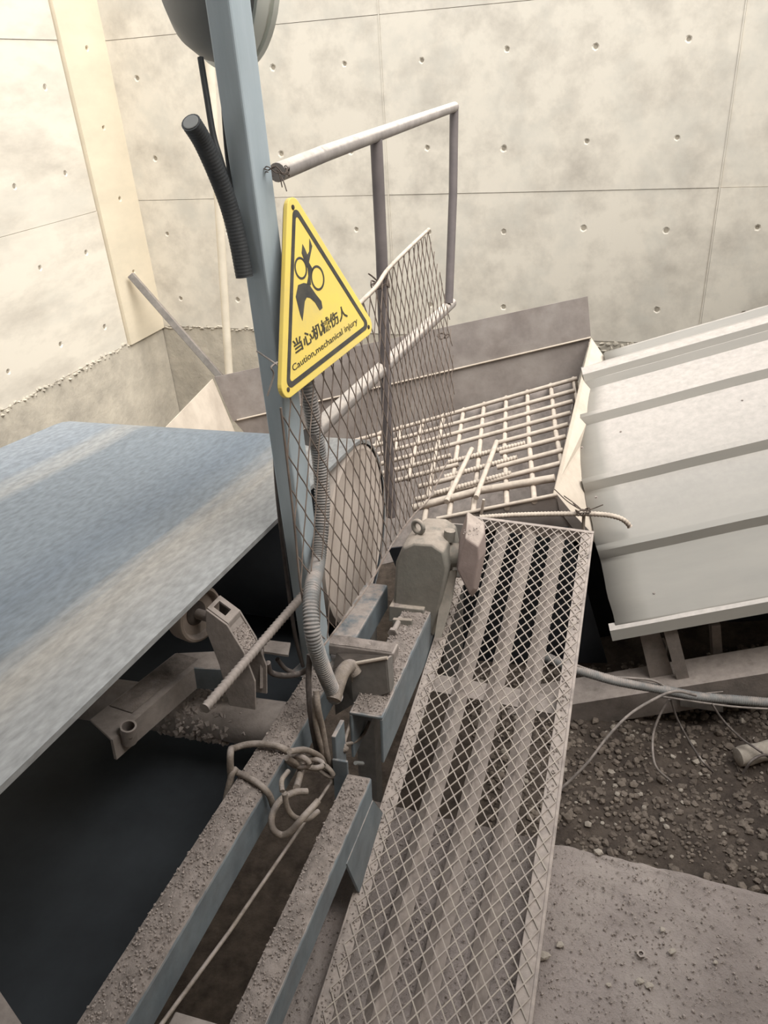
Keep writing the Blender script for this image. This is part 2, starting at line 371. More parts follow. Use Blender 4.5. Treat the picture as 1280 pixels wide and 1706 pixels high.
for a, b in ((.415, 2.24), (2.24, 4.07), (4.07, 5.9)):
    for z0, z1 in ROWS:
        wall_panel(FL, a, b, z0, z1, [.605+.43*i for i in range(0, 13) if a < .605+.43*i < b], [z-.01 for z in HZ], wl, off=random.uniform(-.003, .002))
MB().box(FL, (0, -1.12, -.03), (6, .128, .004)).build('footing_course', 'wall_low', wl)
ragged(FL, .42, 2.2, .13, .004, 80, .035, wl, mat='wall_low')
pil = struct(MB().box(FL, (-.02, .115, -.05), (0, 2.79, -.04)).build('trim_1', 'joint'), 'raised concrete pilaster strip in the corner of the pit', 'pilaster')
wall_panel(FL, -.01, .41, .12, 2.79, [.2], [.55, 1.0, 1.42, 1.85, 2.3], pil, 'wall_warm', off=.022, th=.06, gap=.002)
# unseen roof and rear wall added to shade the near half of the pit
struct(MB().prism([(-4.6, -3.2, 2.75), (4.8, -3.2, 2.75), (4.8, .1, 2.75), (.1, .1, 2.75), (.1, 1.25, 2.75), (-4.6, 1.25, 2.75)], (0, 0, .15)).build('shade_roof', 'shade_blocker'), 'unseen roof added to shade the near half of the pit', 'roof')
struct(MB().box(Matrix.Identity(4), (-4.6, -3.4, -1.1), (4.8, -3.2, 2.9)).build('shade_wall', 'shade_blocker'), 'unseen wall added behind the viewpoint to shape the light', 'wall')
struct(MB().box(frame((3.55, 3.68, 0), -LV, (0, 0, 1), (-LV.y, LV.x, 0)), (-.1, -1.15, -.3), (7, 2.8, 0)).build('wall_right', 'wall'), 'concrete wall closing the pit on the right', 'wall')
struct(MB().box(Matrix.Identity(4), (-5, -3.3, -1.3), (5, 7, -1.1)).build('floor', 'soil'), 'dark earth floor of the pit', 'floor')

# ------------------------------------------------------------------ slab and gravel
E1 = V3((.935, -.355, 0)).normalized(); E2 = V3((E1.y, -E1.x, 0)).normalized()
if E2.y > 0: E2 = -E2
pA = V3((-.037, 1.323, 0))
FLO = frame(pA, E1, E2, E1.cross(E2)) if E1.cross(E2).z > 0 else frame(pA, E1, E2, -E1.cross(E2))
def slab():
    m = MB(); nx, ny = 170, 120; top = []
    for j in range(ny+1):
        q = 2.6*(j/ny)**1.7
        for i in range(nx+1):
            s = -.06+2.9*(i/nx)**1.3
            x = s - q*.05
            w = pA+E1*x+E2*q
            h = .006*noise.noise(w*5)+.006*noise.noise(w*22)+.005*noise.noise(w*60)+.0035*noise.noise(w*140)
            ed = (.012*noise.noise(V3((s*9, 0, 0)))+.006*noise.noise(V3((s*40, 3, 0)))) if j == 0 else 0
            top.append(w-E2*ed+V3((0, 0, h-(.012 if j == 0 else 0))))
    m.add(top, [(j*(nx+1)+i, j*(nx+1)+i+1, (j+1)*(nx+1)+i+1, (j+1)*(nx+1)+i) for j in range(ny) for i in range(nx)])
    k = len(m.v)
    low = [top[i]-V3((0, 0, 1.1))+E2*.02 for i in range(nx+1)]
    m.v += low; m.f += [(i+1, i, k+i, k+i+1) for i in range(nx)]
    k = len(m.v); left = [top[j*(nx+1)] for j in range(ny+1)]
    m.v += [q-V3((0, 0, 1.1)) for q in left]
    m.f += [(j*(nx+1), (j+1)*(nx+1), k+j+1, k+j) for j in range(ny)]
    return m
sl = struct(slab().build('floor_slab', 'slab', smooth=60), 'dusty pale concrete slab in the lower right foreground', 'slab')
g = MB()
for i in range(15000):
    s = random.uniform(-.05, 1.25); q = random.uniform(.01, 1.1); a = random.choice((.001, .0012, .0014, .0016, .002, .0024, .0034))
    w = pA+E1*(s-q*.05)+E2*q; g.grain(w+V3((0, 0, .004+.006*noise.noise(w*5))), a)
o = g.build('loose_grit', 'grains'); o['kind'] = 'stuff'; tag(o, 'loose grit scattered over the pale concrete slab', 'grit')

def ground_z(x, y):
    return -.42+.05*noise.noise(V3((x*2.2, y*2.2, 4)))+.10*max(0, x-.9)+.02*noise.noise(V3((x*9, y*9, 1)))
m = MB(); nx, ny = 90, 70
m.add([V3((.05+2.6*i/nx, .3+2.1*j/ny, ground_z(.05+2.6*i/nx, .3+2.1*j/ny))) for j in range(ny+1) for i in range(nx+1)],
      [(j*(nx+1)+i, j*(nx+1)+i+1, (j+1)*(nx+1)+i+1, (j+1)*(nx+1)+i) for j in range(ny) for i in range(nx)])
struct(m.build('floor_earth', 'soil', smooth=60), 'dark loose earth beyond the slab edge', 'ground')
g = MB(); gp = MB()
for i in range(7500):
    x = random.uniform(.25, 1.75); y = random.uniform(.75, 2.25)
    if (V3((x, y, 0))-pA).dot(E2) > -.0: continue
    a = random.choice((.004, .005, .006, .006, .008, .010, .013))*random.uniform(.8, 1.25)
    (gp if random.random() < .06 else g).lump((x, y, ground_z(x, y)+a*.35), a, a*random.uniform(.7, 1.1), a*random.uniform(.6, .9))
o = g.build('gravel', 'stone'); o['kind'] = 'stuff'; tag(o, 'dark brown loose gravel lying below the edge of the slab', 'gravel')
o = gp.build('pale_gravel', 'stone_pale'); o['kind'] = 'stuff'; tag(o, 'pale stones mixed into the dark gravel below the slab', 'gravel')

# ------------------------------------------------------------------ belt conveyor
bc = thing('conveyor_belt', 'wide grey-blue rubber belt with dusty streaks running down to the hopper', 'conveyor belt', FC)
def belt(w0, w1, th):
    path = [(-3.2+.2*i, 0., 0, 1) for i in range(19)]
    T, H, R = .58, -.3, .3
    path += [(T+R*math.sin(a), H+R*math.cos(a), math.sin(a), math.cos(a)) for a in [math.pi*i/24 for i in range(25)]]
    path += [(.4-.2*i, -.6, 0, -1) for i in range(19)]
    m = MB(); cols = 10; vs = []
    for t, h, a, b in path:
        for k in range(cols+1):
            r = w0+(w1-w0)*k/cols
            sag = -.012*math.sin(math.pi*k/cols) if b == 1 and t < .5 else 0
            vs.append(c(t, r, h+sag))
    off = len(vs)
    for t, h, a, b in path:
        for k in range(cols+1):
            r = w0+(w1-w0)*k/cols
            sag = -.012*math.sin(math.pi*k/cols) if b == 1 and t < .5 else 0
            vs.append(c(t-a*th, r, h-b*th+sag))
    fs = []; n_ = cols+1
    for i in range(len(path)-1):
        for k in range(cols):
            fs.append((i*n_+k, i*n_+k+1, (i+1)*n_+k+1, (i+1)*n_+k)); fs.append((off+i*n_+k, off+(i+1)*n_+k, off+(i+1)*n_+k+1, off+i*n_+k+1))
        for k in (0, cols): fs.append((i*n_+k, (i+1)*n_+k, off+(i+1)*n_+k, off+i*n_+k))
    return m.add(vs, fs)
bl = belt(-1.06, 0, .011).build('belt_loop', 'belt', bc, smooth=50)
bl.data.materials.append(MAT['inner_rubber'])
for i, pg in enumerate(bl.data.polygons):
    if i % 22 < 20 and i % 2 == 1: pg.material_index = 1        # the running side of the belt is clean dark rubber
tp = thing('tail_pulley', 'large dusty pale drum turning inside the end of the belt behind the guard mesh', 'pulley', c(.58, -.53, -.3))
RR = (FC.to_3x3() @ V3((0, 1, 0)))
MB().lathe(c(.58, -1.04, -.3), RR, [(.1, 0), (.286, .002), (.288, .05), (.288, 1.0), (.284, 1.004)], 56).build('drum', 'rubber', tp, smooth=35)
MB().lathe(c(.58, -.04, -.3), RR, [(.2, 0), (.285, .004), (.285, .034), (.272, .038), (.262, .034), (.15, .048), (.04, .056), (.01, .057)], 56).build('end_disc', 'pulley', tp, smooth=35)

cf = thing('conveyor_trestle', 'blue-grey steel beams carrying the belt, crusted with dust', 'steel frame', FC)
MB().box(FC, (-1.9, .060, -.47), (.45, .130, -.39)).build('beam', 'blue_steel', cf, bevel=.005)
crust(FC, -1.4, .0, .061, .129, -.389, .006, 260, 16, 3.1).build('dust_layer', 'crust', cf, smooth=80)['kind'] = 'stuff'
grains(FC, -1.3, .0, .063, .127, -.385, 2700, .0007, .003).build('dust_grain', 'grains', cf)['kind'] = 'stuff'
MB().box(FC, (-1.9, .232, -.565), (-.235, .288, -.49)).build('beam', 'blue_steel', cf, bevel=.005)
crust(FC, -1.4, -.24, .233, .286, -.489, .006, 220, 14, 7.7).build('dust_layer', 'crust', cf, smooth=80)['kind'] = 'stuff'
grains(FC, -1.3, -.25, .234, .285, -.485, 1800, .0007, .003).build('dust_grain', 'grains', cf)['kind'] = 'stuff'
# channel beside the gangway, open end towards the viewer
ch = MB()
ch.box(FC, (-.135, .205, -.412), (1.0, .285, -.405)); ch.box(FC, (-.135, .278, -.535), (1.0, .285, -.412)); ch.box(FC, (-.135, .205, -.535), (1.0, .212, -.412))
ch.build('channel', 'blue_steel', cf, bevel=.002)
crust(FC, -.13, .62, .207, .281, -.405, .005, 130, 14, 5.2).build('dust_layer', 'crust', cf, smooth=80)['kind'] = 'stuff'
grains(FC, -.13, .6, .207, .281, -.402, 1500, .0007, .003).build('dust_grain', 'grains', cf)['kind'] = 'stuff'
MB().box(FC, (-.86, .12, -.60), (-.79, .24, -.53)).build('cross_member', 'dusty_steel', cf, bevel=.003)
MB().box(FC, (.02, .10, -.365), (.065, .27, -.335)).build('cross_member', 'dusty_steel', cf, bevel=.004)
crust(FC, .022, .063, .10, .265, -.334, .006, 14, 40, 2.2).build('dust_layer', 'crust', cf, smooth=80)['kind'] = 'stuff'
MB().tube([c(-.165, -.55, -.47), c(-.165, .075, -.45)], .055, 24).build('cross_tube', 'dusty_steel', cf, smooth=40)
g = MB()
for i in range(520):
    a = random.uniform(0, 6.28); x = random.gauss(-.16, .05); rad = .055
    g.grain(c(-.165+rad*math.cos(a), x, -.46+rad*math.sin(a)), random.uniform(.003, .011))
g.build('mud_clump', 'grains', cf)['kind'] = 'stuff'
# upright plate leg and gusset under the second beam
MB().box(FC, (-.23, .196, -1.5), (-.17, .206, -.40)).build('leg', 'blue_steel', cf, bevel=.002)
MB().box(FC, (-.235, .196, -1.5), (-.228, .232, -.46)).build('leg_flange', 'blue_steel', cf, bevel=.002)
MB().plate([c(-.42, .287, -.55), c(-.24, .287, -.55), c(-.17, .287, -.655), c(-.34, .287, -.74)], .006).build('gusset', 'blue_steel', cf)
MB().plate([c(-.24, .287, -.55), c(-.17, .287, -.655), c(-.15, .235, -.64), c(-.22, .235, -.54)], .006).build('gusset', 'grey_steel', cf)
for t, r in ((-1.6, .09), (.3, .09), (.85, .245), (-1.4, .265)):
    MB().box(FC, (t, r-.03, -1.75), (t+.06, r+.03, -.53 if r > .2 else -.46)).build('leg', 'grey_steel', cf, bevel=.003)
# bolted bracket box between beam and channel
bx = thing('bracket_box', 'dusty steel bracket box standing on the channel below the guard mesh', 'bracket', c(-.03, .22, -.405))
MB().plate([V3(q) for q in [(-0.106, 1.396, 0.400), (-0.020, 1.372, 0.431), (-0.019, 1.360, 0.341), (-0.105, 1.382, 0.292)]], .005).build('front_plate', 'grey_steel', bx)
MB().plate([V3(q) for q in ((-0.106, 1.396, 0.400), (-0.105, 1.382, 0.292), (-0.154, 1.411, 0.233), (-0.149, 1.436, 0.358))], .005).build('side_plate', 'grey_steel', bx)
MB().plate([V3(q) for q in ((-0.020, 1.372, 0.431), (-0.007, 1.417, 0.403), (-0.008, 1.406, 0.311), (-0.019, 1.360, 0.341))], .006).build('side_plate', 'grey_steel', bx)
MB().plate([V3(q) for q in ((-0.106, 1.396, 0.400), (-0.149, 1.436, 0.358), (-0.141, 1.487, 0.363), (-0.025, 1.451, 0.375), (-0.010, 1.398, 0.412), (-0.022, 1.379, 0.400))], .004).build('inner_plate', 'dark_hub', bx)
MB().tube([(-0.107, 1.394, 0.404), (-0.016, 1.368, 0.438)], .0045, 8).build('edge_rod', 'rebar', bx, smooth=40)

# ------------------------------------------------------------------ idler bracket and roller
ia = thing('idler_bracket', 'dusty steel roller bracket arm standing over the beam below the belt edge', 'bracket', c(-.25, -.1, -.40))
arm = [[(-0.642, 1.200, 0.473), (-0.518, 1.436, 0.441), (-0.404, 1.438, 0.436), (-0.301, 1.376, 0.440), (-0.308, 1.348, 0.443), (-0.462, 1.373, 0.446), (-0.577, 1.132, 0.479)]]
arm = arm[0] if isinstance(arm[0], list) else arm
NN = FC.to_3x3() @ V3((0, 0, 1))
MB().prism(arm, -NN*.007).build('arm_top', 'dusty_steel', ia, bevel=.0015)
MB().plate([V3(arm[6]), V3(arm[5]), V3(arm[5])-NN*.055, V3(arm[6])-NN*.05], .007).build('arm_web', 'dusty_steel', ia)
MB().plate([V3(arm[5]), V3(arm[4]), V3(arm[4])-NN*.055, V3(arm[5])-NN*.055], .007).build('arm_web', 'blue_steel', ia)
p0, p1, p2, p3 = V3(arm[6]), V3(arm[5]), V3(arm[1]), V3(arm[0])
FA = frame(p3, (p2-p3).normalized(), ((p0-p3)-(p2-p3).normalized()*((p0-p3).dot((p2-p3).normalized()))).normalized(), NN)
crust(FA, .05, (p2-p3).length, .006, .07, .002, .005, 50, 14, 9.3).build('dust_layer', 'crust', ia, smooth=80)['kind'] = 'stuff'
sl0 = V3((-0.548, 1.154, 0.480))
mm = MB()
x_, y_, d_ = basis(NN + FA.to_3x3() @ V3((-.1, .25, 0)))
for (ra, za), (rb, zb) in (((.0165, -.045), (.0165, 0)), ((.0165, 0), (.0125, 0)), ((.0125, 0), (.0125, -.04)), ((.0125, -.04), (.0165, -.045))):
    n_ = 24
    mm.add([sl0 + d_*(.012+z) + (x_*math.cos(6.2832*k/n_)+y_*math.sin(6.2832*k/n_))*r for r, z in ((ra, za), (rb, zb)) for k in range(n_)], [(k, (k+1) % n_, n_+(k+1) % n_, n_+k) for k in range(n_)])
sv = mm.build('pin_sleeve', 'dusty_steel', ia, smooth=40)
MB().lathe(sl0+d_*-.012+(V3((0, -1, .2))+V3((.55, 0, 0))).normalized()*.0155, (V3((0, -1, .2))+V3((.55, 0, 0))).normalized(), [(.003, 0), (.004, .0015), (.0, .0016)], 10).build('pin_hole', 'dark_hub', sv)
# fork: two cheeks, a slotted strap and a dust-filled pocket
RV = RR
tp_ = ((-.026, -.070), (.017, -.100), (.048, -.160), (.066, -.228))
Nn = [c(-.300, r, h) for r, h in tp_]; Ff = [c(-.248, r, h) for r, h in tp_]
for t in (-.300, -.248):
    MB().prism([c(t, r, h) for r, h in tp_+((.06, -.30), (.0, -.30), (-.012, -.20), (-.032, -.121))], (FC.to_3x3() @ V3((1, 0, 0)))*(-.005 if t < -.27 else .005)).build('cheek', 'dusty_steel', ia, bevel=.001)
mid = lambda a, b, t: a.lerp(b, t)
s0, s1, s2, s3 = Nn[0], Nn[1], Ff[1], Ff[0]
A0, A1, B0, B1 = mid(s0, s3, .25), mid(s0, s3, .75), mid(s1, s2, .25), mid(s1, s2, .75)
q0, q1, q2, q3 = mid(A0, B0, .15), mid(A0, B0, .72), mid(A1, B1, .72), mid(A1, B1, .15)
st = MB()
for poly in ((s0, q0, q1, s1), (s1, q1, q2, s2), (s2, q2, q3, s3), (s3, q3, q0, s0)): st.plate(poly, .004)
st.build('slotted_strap', 'dusty_steel', ia)
MB().plate([Nn[1]-NN*.012, Nn[2]-NN*.012, Ff[2]-NN*.012, Ff[1]-NN*.012], .003).build('pocket_plate', 'dusty_steel', ia)
MB().plate([Nn[1], Ff[1], Ff[1]-NN*.03, Nn[1]-NN*.03], .003).build('pocket_plate', 'dusty_steel', ia)
lft, rgt = [None, None, Nn[1], Nn[2]], [None, None, Ff[1], Ff[2]]
pk = MB()
for i in range(420):
    u, v = random.random(), random.random()
    a = lft[2].lerp(lft[3], .25+.75*u); b = rgt[2].lerp(rgt[3], .3+.7*u)
    pk.grain(a.lerp(b, .04+.92*v)+NN*random.uniform(-.010, -.003), random.uniform(.0015, .0042))
pk.build('dust_grain', 'grains', ia)['kind'] = 'stuff'
an = thing('angle_stub', 'short T-shaped steel stub beside the roller bracket', 'bracket', c(-.2, .05, -.38))
q = [V3(k) for k in [(-0.281, 1.280, 0.551), (-0.289, 1.255, 0.475)]]
MB().plate([q[0], q[1], q[1]-RV*.02+FC.to_3x3() @ V3((.05, 0, 0)), q[0]-RV*.02+FC.to_3x3() @ V3((.05, 0, 0))], .006).build('web', 'dusty_steel', an)
q = [V3(k) for k in [(-0.303, 1.383, 0.469), (-0.240, 1.362, 0.469), (-0.239, 1.413, 0.463), (-0.294, 1.428, 0.464)]]
MB().plate(q, .005).build('flange', 'dusty_steel', an)
ro = thing('idler_roller', 'dusty round idler roller end with dark hub at the belt edge', 'roller', c(-.33, -.1, -.10))
AX = (RR*1.0 + NN*.02 + (FC.to_3x3() @ V3((-.28, 0, 0)))).normalized()
rc = V3((-0.394, 1.297, 0.649))
MB().lathe(rc-AX*.042, AX, [(.03, 0), (.055, .002), (.060, .006), (.061, .036), (.058, .042), (.053, .044), (.049, .040), (.046, .030), (.026, .026), (.024, .022)], 40).build('shell', 'roller', ro, smooth=35)
MB().lathe(rc-AX*.018, AX, [(.026, 0), (.026, .004), (.018, .008)], 28).build('bearing_cap', 'dark_hub', ro, smooth=35)
MB().lathe(rc-AX*.012, AX, [(.011, 0), (.011, .035)], 16).build('axle', 'dusty_steel', ro, smooth=35)

rb = rebar((-0.361, 1.080, 0.592), (-0.183, 1.482, 0.574), .0095, .012, 10).build('rebar_rod', 'dusty_steel', smooth=50)
tag(rb, 'dust-covered ribbed steel rod lying across the roller bracket to the post', 'rod')
MB().prism([V3(q) for q in [(-0.775, 0.793, 0.324), (-0.688, 0.734, 0.328), (-0.615, 0.664, 0.333), (-0.698, 0.632, 0.340)]], NN*-.03).build('bottom_plate', 'dusty_steel', cf)

# ------------------------------------------------------------------ upright post, housing and cables
pp = V3((-.193, 1.495, 0)); zf = .30
FP = Matrix.Translation((pp.x, pp.y, 0)) @ Matrix.Rotation(math.radians(-35), 4, 'Z')
po = thing('steel_post', 'tall pale blue-grey square steel post carrying the yellow sign', 'post', (pp.x, pp.y, zf))
MB().box(FP, (-.0265, -.0265, zf), (.0265, .0265, 2.25)).build('tube', 'post', po, bevel=.004)
MB().box(FP, (-.05, -.05, zf+.005), (.05, .05, zf+.017)).build('base_plate', 'blue_steel', po)
hd = thing('round_housing', 'round grey housing with a pale double rim behind the top of the post', 'housing', (-.24, 1.64, 1.63))
hx = V3((.80, .58, -.05)).normalized(); ho = V3((-.243, 1.645, 1.783))
MB().lathe(ho-hx*.055, hx, [(.03, -.01), (.09, 0), (.125, .022), (.143, .05), (.147, .075), (.147, .09)], 48).build('shell', 'grey_shell', hd, smooth=40)
MB().lathe(ho+hx*.015, hx, [(.135, 0), (.156, 0), (.158, .006), (.158, .022), (.15, .025), (.15, .030), (.157, .032), (.157, .042), (.14, .048), (.05, .052)], 48).build('rim', 'pale_rim', hd, smooth=30)
MB().tube([ho-hx*.02+V3((0, -.1, .0)), V3((-.187, 1.5, 1.86))], .018, 12).build('mounting_arm', 'grey_steel', hd, smooth=40)
o = hose([(-0.267, 1.402, 1.552), (-0.258, 1.430, 1.521), (-0.246, 1.451, 1.468), (-0.236, 1.465, 1.412), (-0.230, 1.466, 1.355), (-0.227, 1.462, 1.290)], .0165, .006, .014, 18).build('corrugated_hose', 'hose_black', smooth=60)
tag(o, 'cut black corrugated hose sticking out beside the post', 'hose')
MB().lathe(V3((-0.267, 1.402, 1.552)), V3((-0.267, 1.402, 1.552))-V3((-0.258, 1.430, 1.521)), [(.0135, -.012), (.0135, .001), (.012, .0015)], 18).build('cut_end', 'grey_shell', o)
o = MB().tube(smoothpath([(-0.257, 1.530, 1.644), (-0.253, 1.509, 1.587), (-0.249, 1.491, 1.527), (-0.241, 1.481, 1.486), (-0.232, 1.495, 1.413), (-0.228, 1.488, 1.292)]), .0055, 8).build('drop_cable', 'hose_black', smooth=60)
tag(o, 'thin dark cable hanging from the left of the round housing', 'cable')
o = MB().tube(smoothpath([(-0.224, 1.536, 1.622), (-0.229, 1.520, 1.557), (-0.231, 1.498, 1.482), (-0.228, 1.490, 1.403), (-0.225, 1.482, 1.298)]), .0050, 8).build('drop_cable', 'hose_black', smooth=60)
tag(o, 'thin dark cable running close along the left side of the post', 'cable')
o = MB().tube(smoothpath([(-0.225, 1.563, 0.975), (-0.236, 1.530, 0.801), (-0.241, 1.516, 0.583), (-0.238, 1.491, 0.422), (-0.229, 1.486, 0.330)]), .005, 8).build('post_cable', 'wire_dark', smooth=60)
tag(o, 'dark cable running down the left edge of the lower post', 'cable')
# thin wires tied round the post
o = MB().tube(smoothpath([(-0.225, 1.466, 1.147), (-0.193, 1.402, 1.148), (-0.173, 1.337, 1.159)]), .0018, 6).build('tie_wire', 'wire', smooth=60); tag(o, 'thin pale wire tied round the post left of the sign', 'wire')
o = MB().tube(smoothpath([(-0.175, 1.361, 1.156), (-0.184, 1.335, 1.156), (-0.182, 1.340, 1.140), (-0.197, 1.328, 1.105)]), .0018, 6).build('tie_wire', 'wire', smooth=60); tag(o, 'thin pale wire end hanging at the lower left of the sign', 'wire')

# ------------------------------------------------------------------ things standing by the back wall
o = MB().tube([(-0.767, 4.924, 1.839), (-0.984, 5.003, -0.161)], .026, 20).build('leaning_pole', 'cream', smooth=40); tag(o, 'thin cream pole standing before the back wall left of the post', 'pole')
a, b = V3((-1.547, 5.206, 0.562)), V3((-1.005, 5.011, -0.162))
d = (b-a).normalized(); s = d.cross(V3((0, -1, .2))).normalized(); u = s.cross(d)
o = MB().box(frame(a, d, s, u), (0, -.022, -.022), ((b-a).length, .022, .022)).build('steel_bar', 'grey_steel', bevel=.003); tag(o, 'square grey steel bar leaning diagonally in the corner of the walls', 'bar')

# ------------------------------------------------------------------ guard rail
gr = thing('guard_rail', 'dusty tubular guard rail running from the post towards the back wall', 'railing', c(.55, .11, -.36))
rl = [V3(q) for q in [(-0.148, 1.506, 1.459), (-0.071, 1.744, 1.466), (0.049, 2.111, 1.472), (0.189, 2.542, 1.479), (0.346, 3.025, 1.486)]]
MB().tube(rl, .0165, 16).build('top_rail', 'pipe', gr, smooth=40)
MB().tube([(0.345, 3.025, 1.483), (0.332, 2.983, 1.215), (0.298, 2.878, 0.842)], .0155, 16).build('upright', 'pipe_dark', gr, smooth=40)
MB().tube([(0.046, 2.104, 1.462), (0.042, 2.092, 1.195), (0.032, 2.059, 0.913), (0.021, 2.026, 0.432)], .0155, 16).build('upright', 'pipe_dark', gr, smooth=40)
MB().tube([(-0.152, 1.530, 0.929), (-0.007, 1.977, 0.893), (0.317, 2.972, 0.817)], .020, 16).build('lower_rail', 'pipe', gr, smooth=40)

# expanded-metal guard
MG = .135
gm = thing('guard_mesh', 'expanded-metal mesh sheet screening the belt end, wired to the rail', 'mesh guard', c(.4, MG, -.32))
gpoly = [(-.12, .40), (.0, .41), (.25, .45), (.52, .505), (.98, .576), (1.15, .43), (1.28, .31), (1.37, -.1), (1.26, -.275), (.99, -.325), (.515, -.27), (-.12, -.258), (-.175, -.1), (-.21, .33)]
def mesh_pos(t, h):
    return c(t, MG+.012*math.sin(t*5+.5)*math.cos(h*3)+.006*noise.noise(V3((t*4, h*4, 0))), h)
e1, e2 = V3((.0395, -.049, 0)), V3((-.0145, -.051, 0))
m = MB()
for i in range(-40, 60):
    for j in range(-40, 60):
        n0 = V3((.3, .1, 0))+e1*i+e2*j
        for e in (e1, e2):
            n1 = n0+e; md = (n0+n1)/2
            pts = []
            for k in range(7):
                t = k/6; q = n0.lerp(n1, t); bow = (e2 if e is e1 else e1)*(.02*math.sin(2*math.pi*t))
                if inside((q.x, q.y), gpoly): pts.append(mesh_pos(q.x+bow.x, q.y+bow.y))
            if len(pts) > 1: m.tube(pts, .0015, 5, False)
m.build('mesh_sheet', 'mesh_guard', gm, smooth=60, kind='stuff')
MB().tube(smoothpath([mesh_pos(*q) for q in ((.14, .425), (.25, .45), (.40, .475), (.52, .505), (.75, .545), (.98, .578))]), .0058, 8).build('edge_rod', 'rebar', gm, smooth=50)
MB().tube(smoothpath([mesh_pos(*q) for q in ((-.12, -.262), (.2, -.272), (.515, -.275), (.8, -.305), (.99, -.328), (1.26, -.28))]), .0028, 6).build('edge_wire', 'mesh_guard', gm, smooth=50)
MB().tube(smoothpath([mesh_pos(*q) for q in ((-.21, .33), (-.19, .1), (-.172, -.1), (-.12, -.262))]), .0025, 6).build('edge_wire', 'mesh_guard', gm, smooth=50)
def knot(cen, r, turns, th, mat, label, ends=()):
    cen = V3(cen); pts = []
    ax = V3((random.uniform(-.3, .3), random.uniform(-.3, .3), 1)).normalized(); x, y, d = basis(ax)
    for k in range(turns*10):
        a = k*.628; pts.append(cen+(x*math.cos(a)+y*math.sin(a))*r*random.uniform(.85, 1.15)+d*random.uniform(-.4, .4)*r)
    m = MB().tube(smoothpath(pts, 3), th, 6)
    for e in ends: m.tube(smoothpath([cen, cen.lerp(V3(e), .5)+V3((random.uniform(-.006, .006), 0, random.uniform(-.006, .006))), V3(e)]), th, 6)
    o = m.build('wire_tie', mat, smooth=60); return tag(o, label, 'wire')
knot(c(.51, .115, .47), .022, 3, .002, 'thin_wire', 'dark wire tie binding the mesh rod to the middle rail upright', (c(.46, .1, .50),))
knot((-0.146, 1.490, 1.463), .021, 3, .0011, 'thin_wire', 'rusty thin wire hanging the sign from the rail end', ((-0.129, 1.439, 1.435), (-0.139, 1.472, 1.438)))
knot((0.262, 2.767, 0.752), .02, 2, .002, 'thin_wire', 'thin wire tie on the mesh below the far rail upright', ())

# ------------------------------------------------------------------ warning sign
sg = thing('warning_sign', 'yellow triangular caution sign with black pictogram hanging beside the post', 'sign', FS)
def S(x, y, z=0): return FS @ V3((x, y, z))
def rtri(inset, rad, n=8):
    side = .4; ap = (side/2, side*.8660254); cen = (side/2, side*.288675)
    k = 1-inset/(side*.288675)
    cs = [(cen[0]+(x-cen[0])*k, cen[1]+(y-cen[1])*k) for x, y in ((0, 0), (side, 0), ap)]
    out = []
    for i, (x, y) in enumerate(cs):
        dx, dy = cen[0]-x, cen[1]-y; L = math.hypot(dx, dy); ox, oy = x+dx/L*2*rad, y+dy/L*2*rad
        a0 = (math.radians(210), math.radians(330), math.radians(90))[i]
        for j in range(n+1):
            a = a0+math.radians(-60+120*j/n); out.append((ox+rad*math.cos(a), oy+rad*math.sin(a)))
    return out
MB().prism([S(x, y, -.010) for x, y in rtri(0, .022)], FS.to_3x3() @ V3((0, 0, .010))).build('plate', 'yellow', sg, bevel=.0015)
MB().prism([S(x, y, -.0125) for x, y in rtri(.003, .02)], FS.to_3x3() @ V3((0, 0, .0024))).build('backing', 'grey_steel', sg)
def band(a, b, z, h):
    m = MB(); n_ = len(a); vs = [S(x, y, z+h) for x, y in a]+[S(x, y, z+h) for x, y in b]+[S(x, y, z) for x, y in a]+[S(x, y, z) for x, y in b]
    fs = []
    for i in range(n_):
        j = (i+1) % n_; fs += [(i, j, n_+j, n_+i), (2*n_+i, 2*n_+j, j, i), (n_+i, n_+j, 3*n_+j, 3*n_+i)]
    return m.add(vs, fs)
band(rtri(.0155, .013), rtri(.0255, .006), 0, .0007).build('border', 'black_print', sg)
def ring(cx_, cy_, r0, r1): 
    f = lambda r: [(cx_+r*math.cos(6.28318*k/40), cy_+r*math.sin(6.28318*k/40)) for k in range(40)]
    return band(f(r1), f(r0), 0, .0007)
ring(.172, .203, .0165, .0205).build('pictogram_ring', 'black_print', sg)
ring(.219, .170, .0195, .0238).build('pictogram_ring', 'black_print', sg)
hand = [(0.133, 0.161), (0.150, 0.178), (0.169, 0.176), (0.185, 0.169), (0.191, 0.158), (0.200, 0.143), (0.212, 0.126), (0.210, 0.113), (0.199, 0.112), (0.190, 0.131), (0.178, 0.144), (0.167, 0.149), (0.157, 0.144), (0.134, 0.114), (0.132, 0.128)]
MB().prism([S(x, y, 0) for x, y in hand], FS.to_3x3() @ V3((0, 0, .0007))).build('pictogram_hand', 'black_print', sg)
fing = [(0.224, 0.244), (0.227, 0.229), (0.216, 0.218), (0.203, 0.205), (0.210, 0.189), (0.195, 0.177), (0.191, 0.165), (0.178, 0.170), (0.190, 0.183), (0.194, 0.196), (0.190, 0.210), (0.187, 0.227), (0.197, 0.241), (0.201, 0.231), (0.204, 0.219), (0.213, 0.223)]
MB().prism([S(x, y, 0) for x, y in fing], FS.to_3x3() @ V3((0, 0, .0007))).build('pictogram_hand', 'black_print', sg)
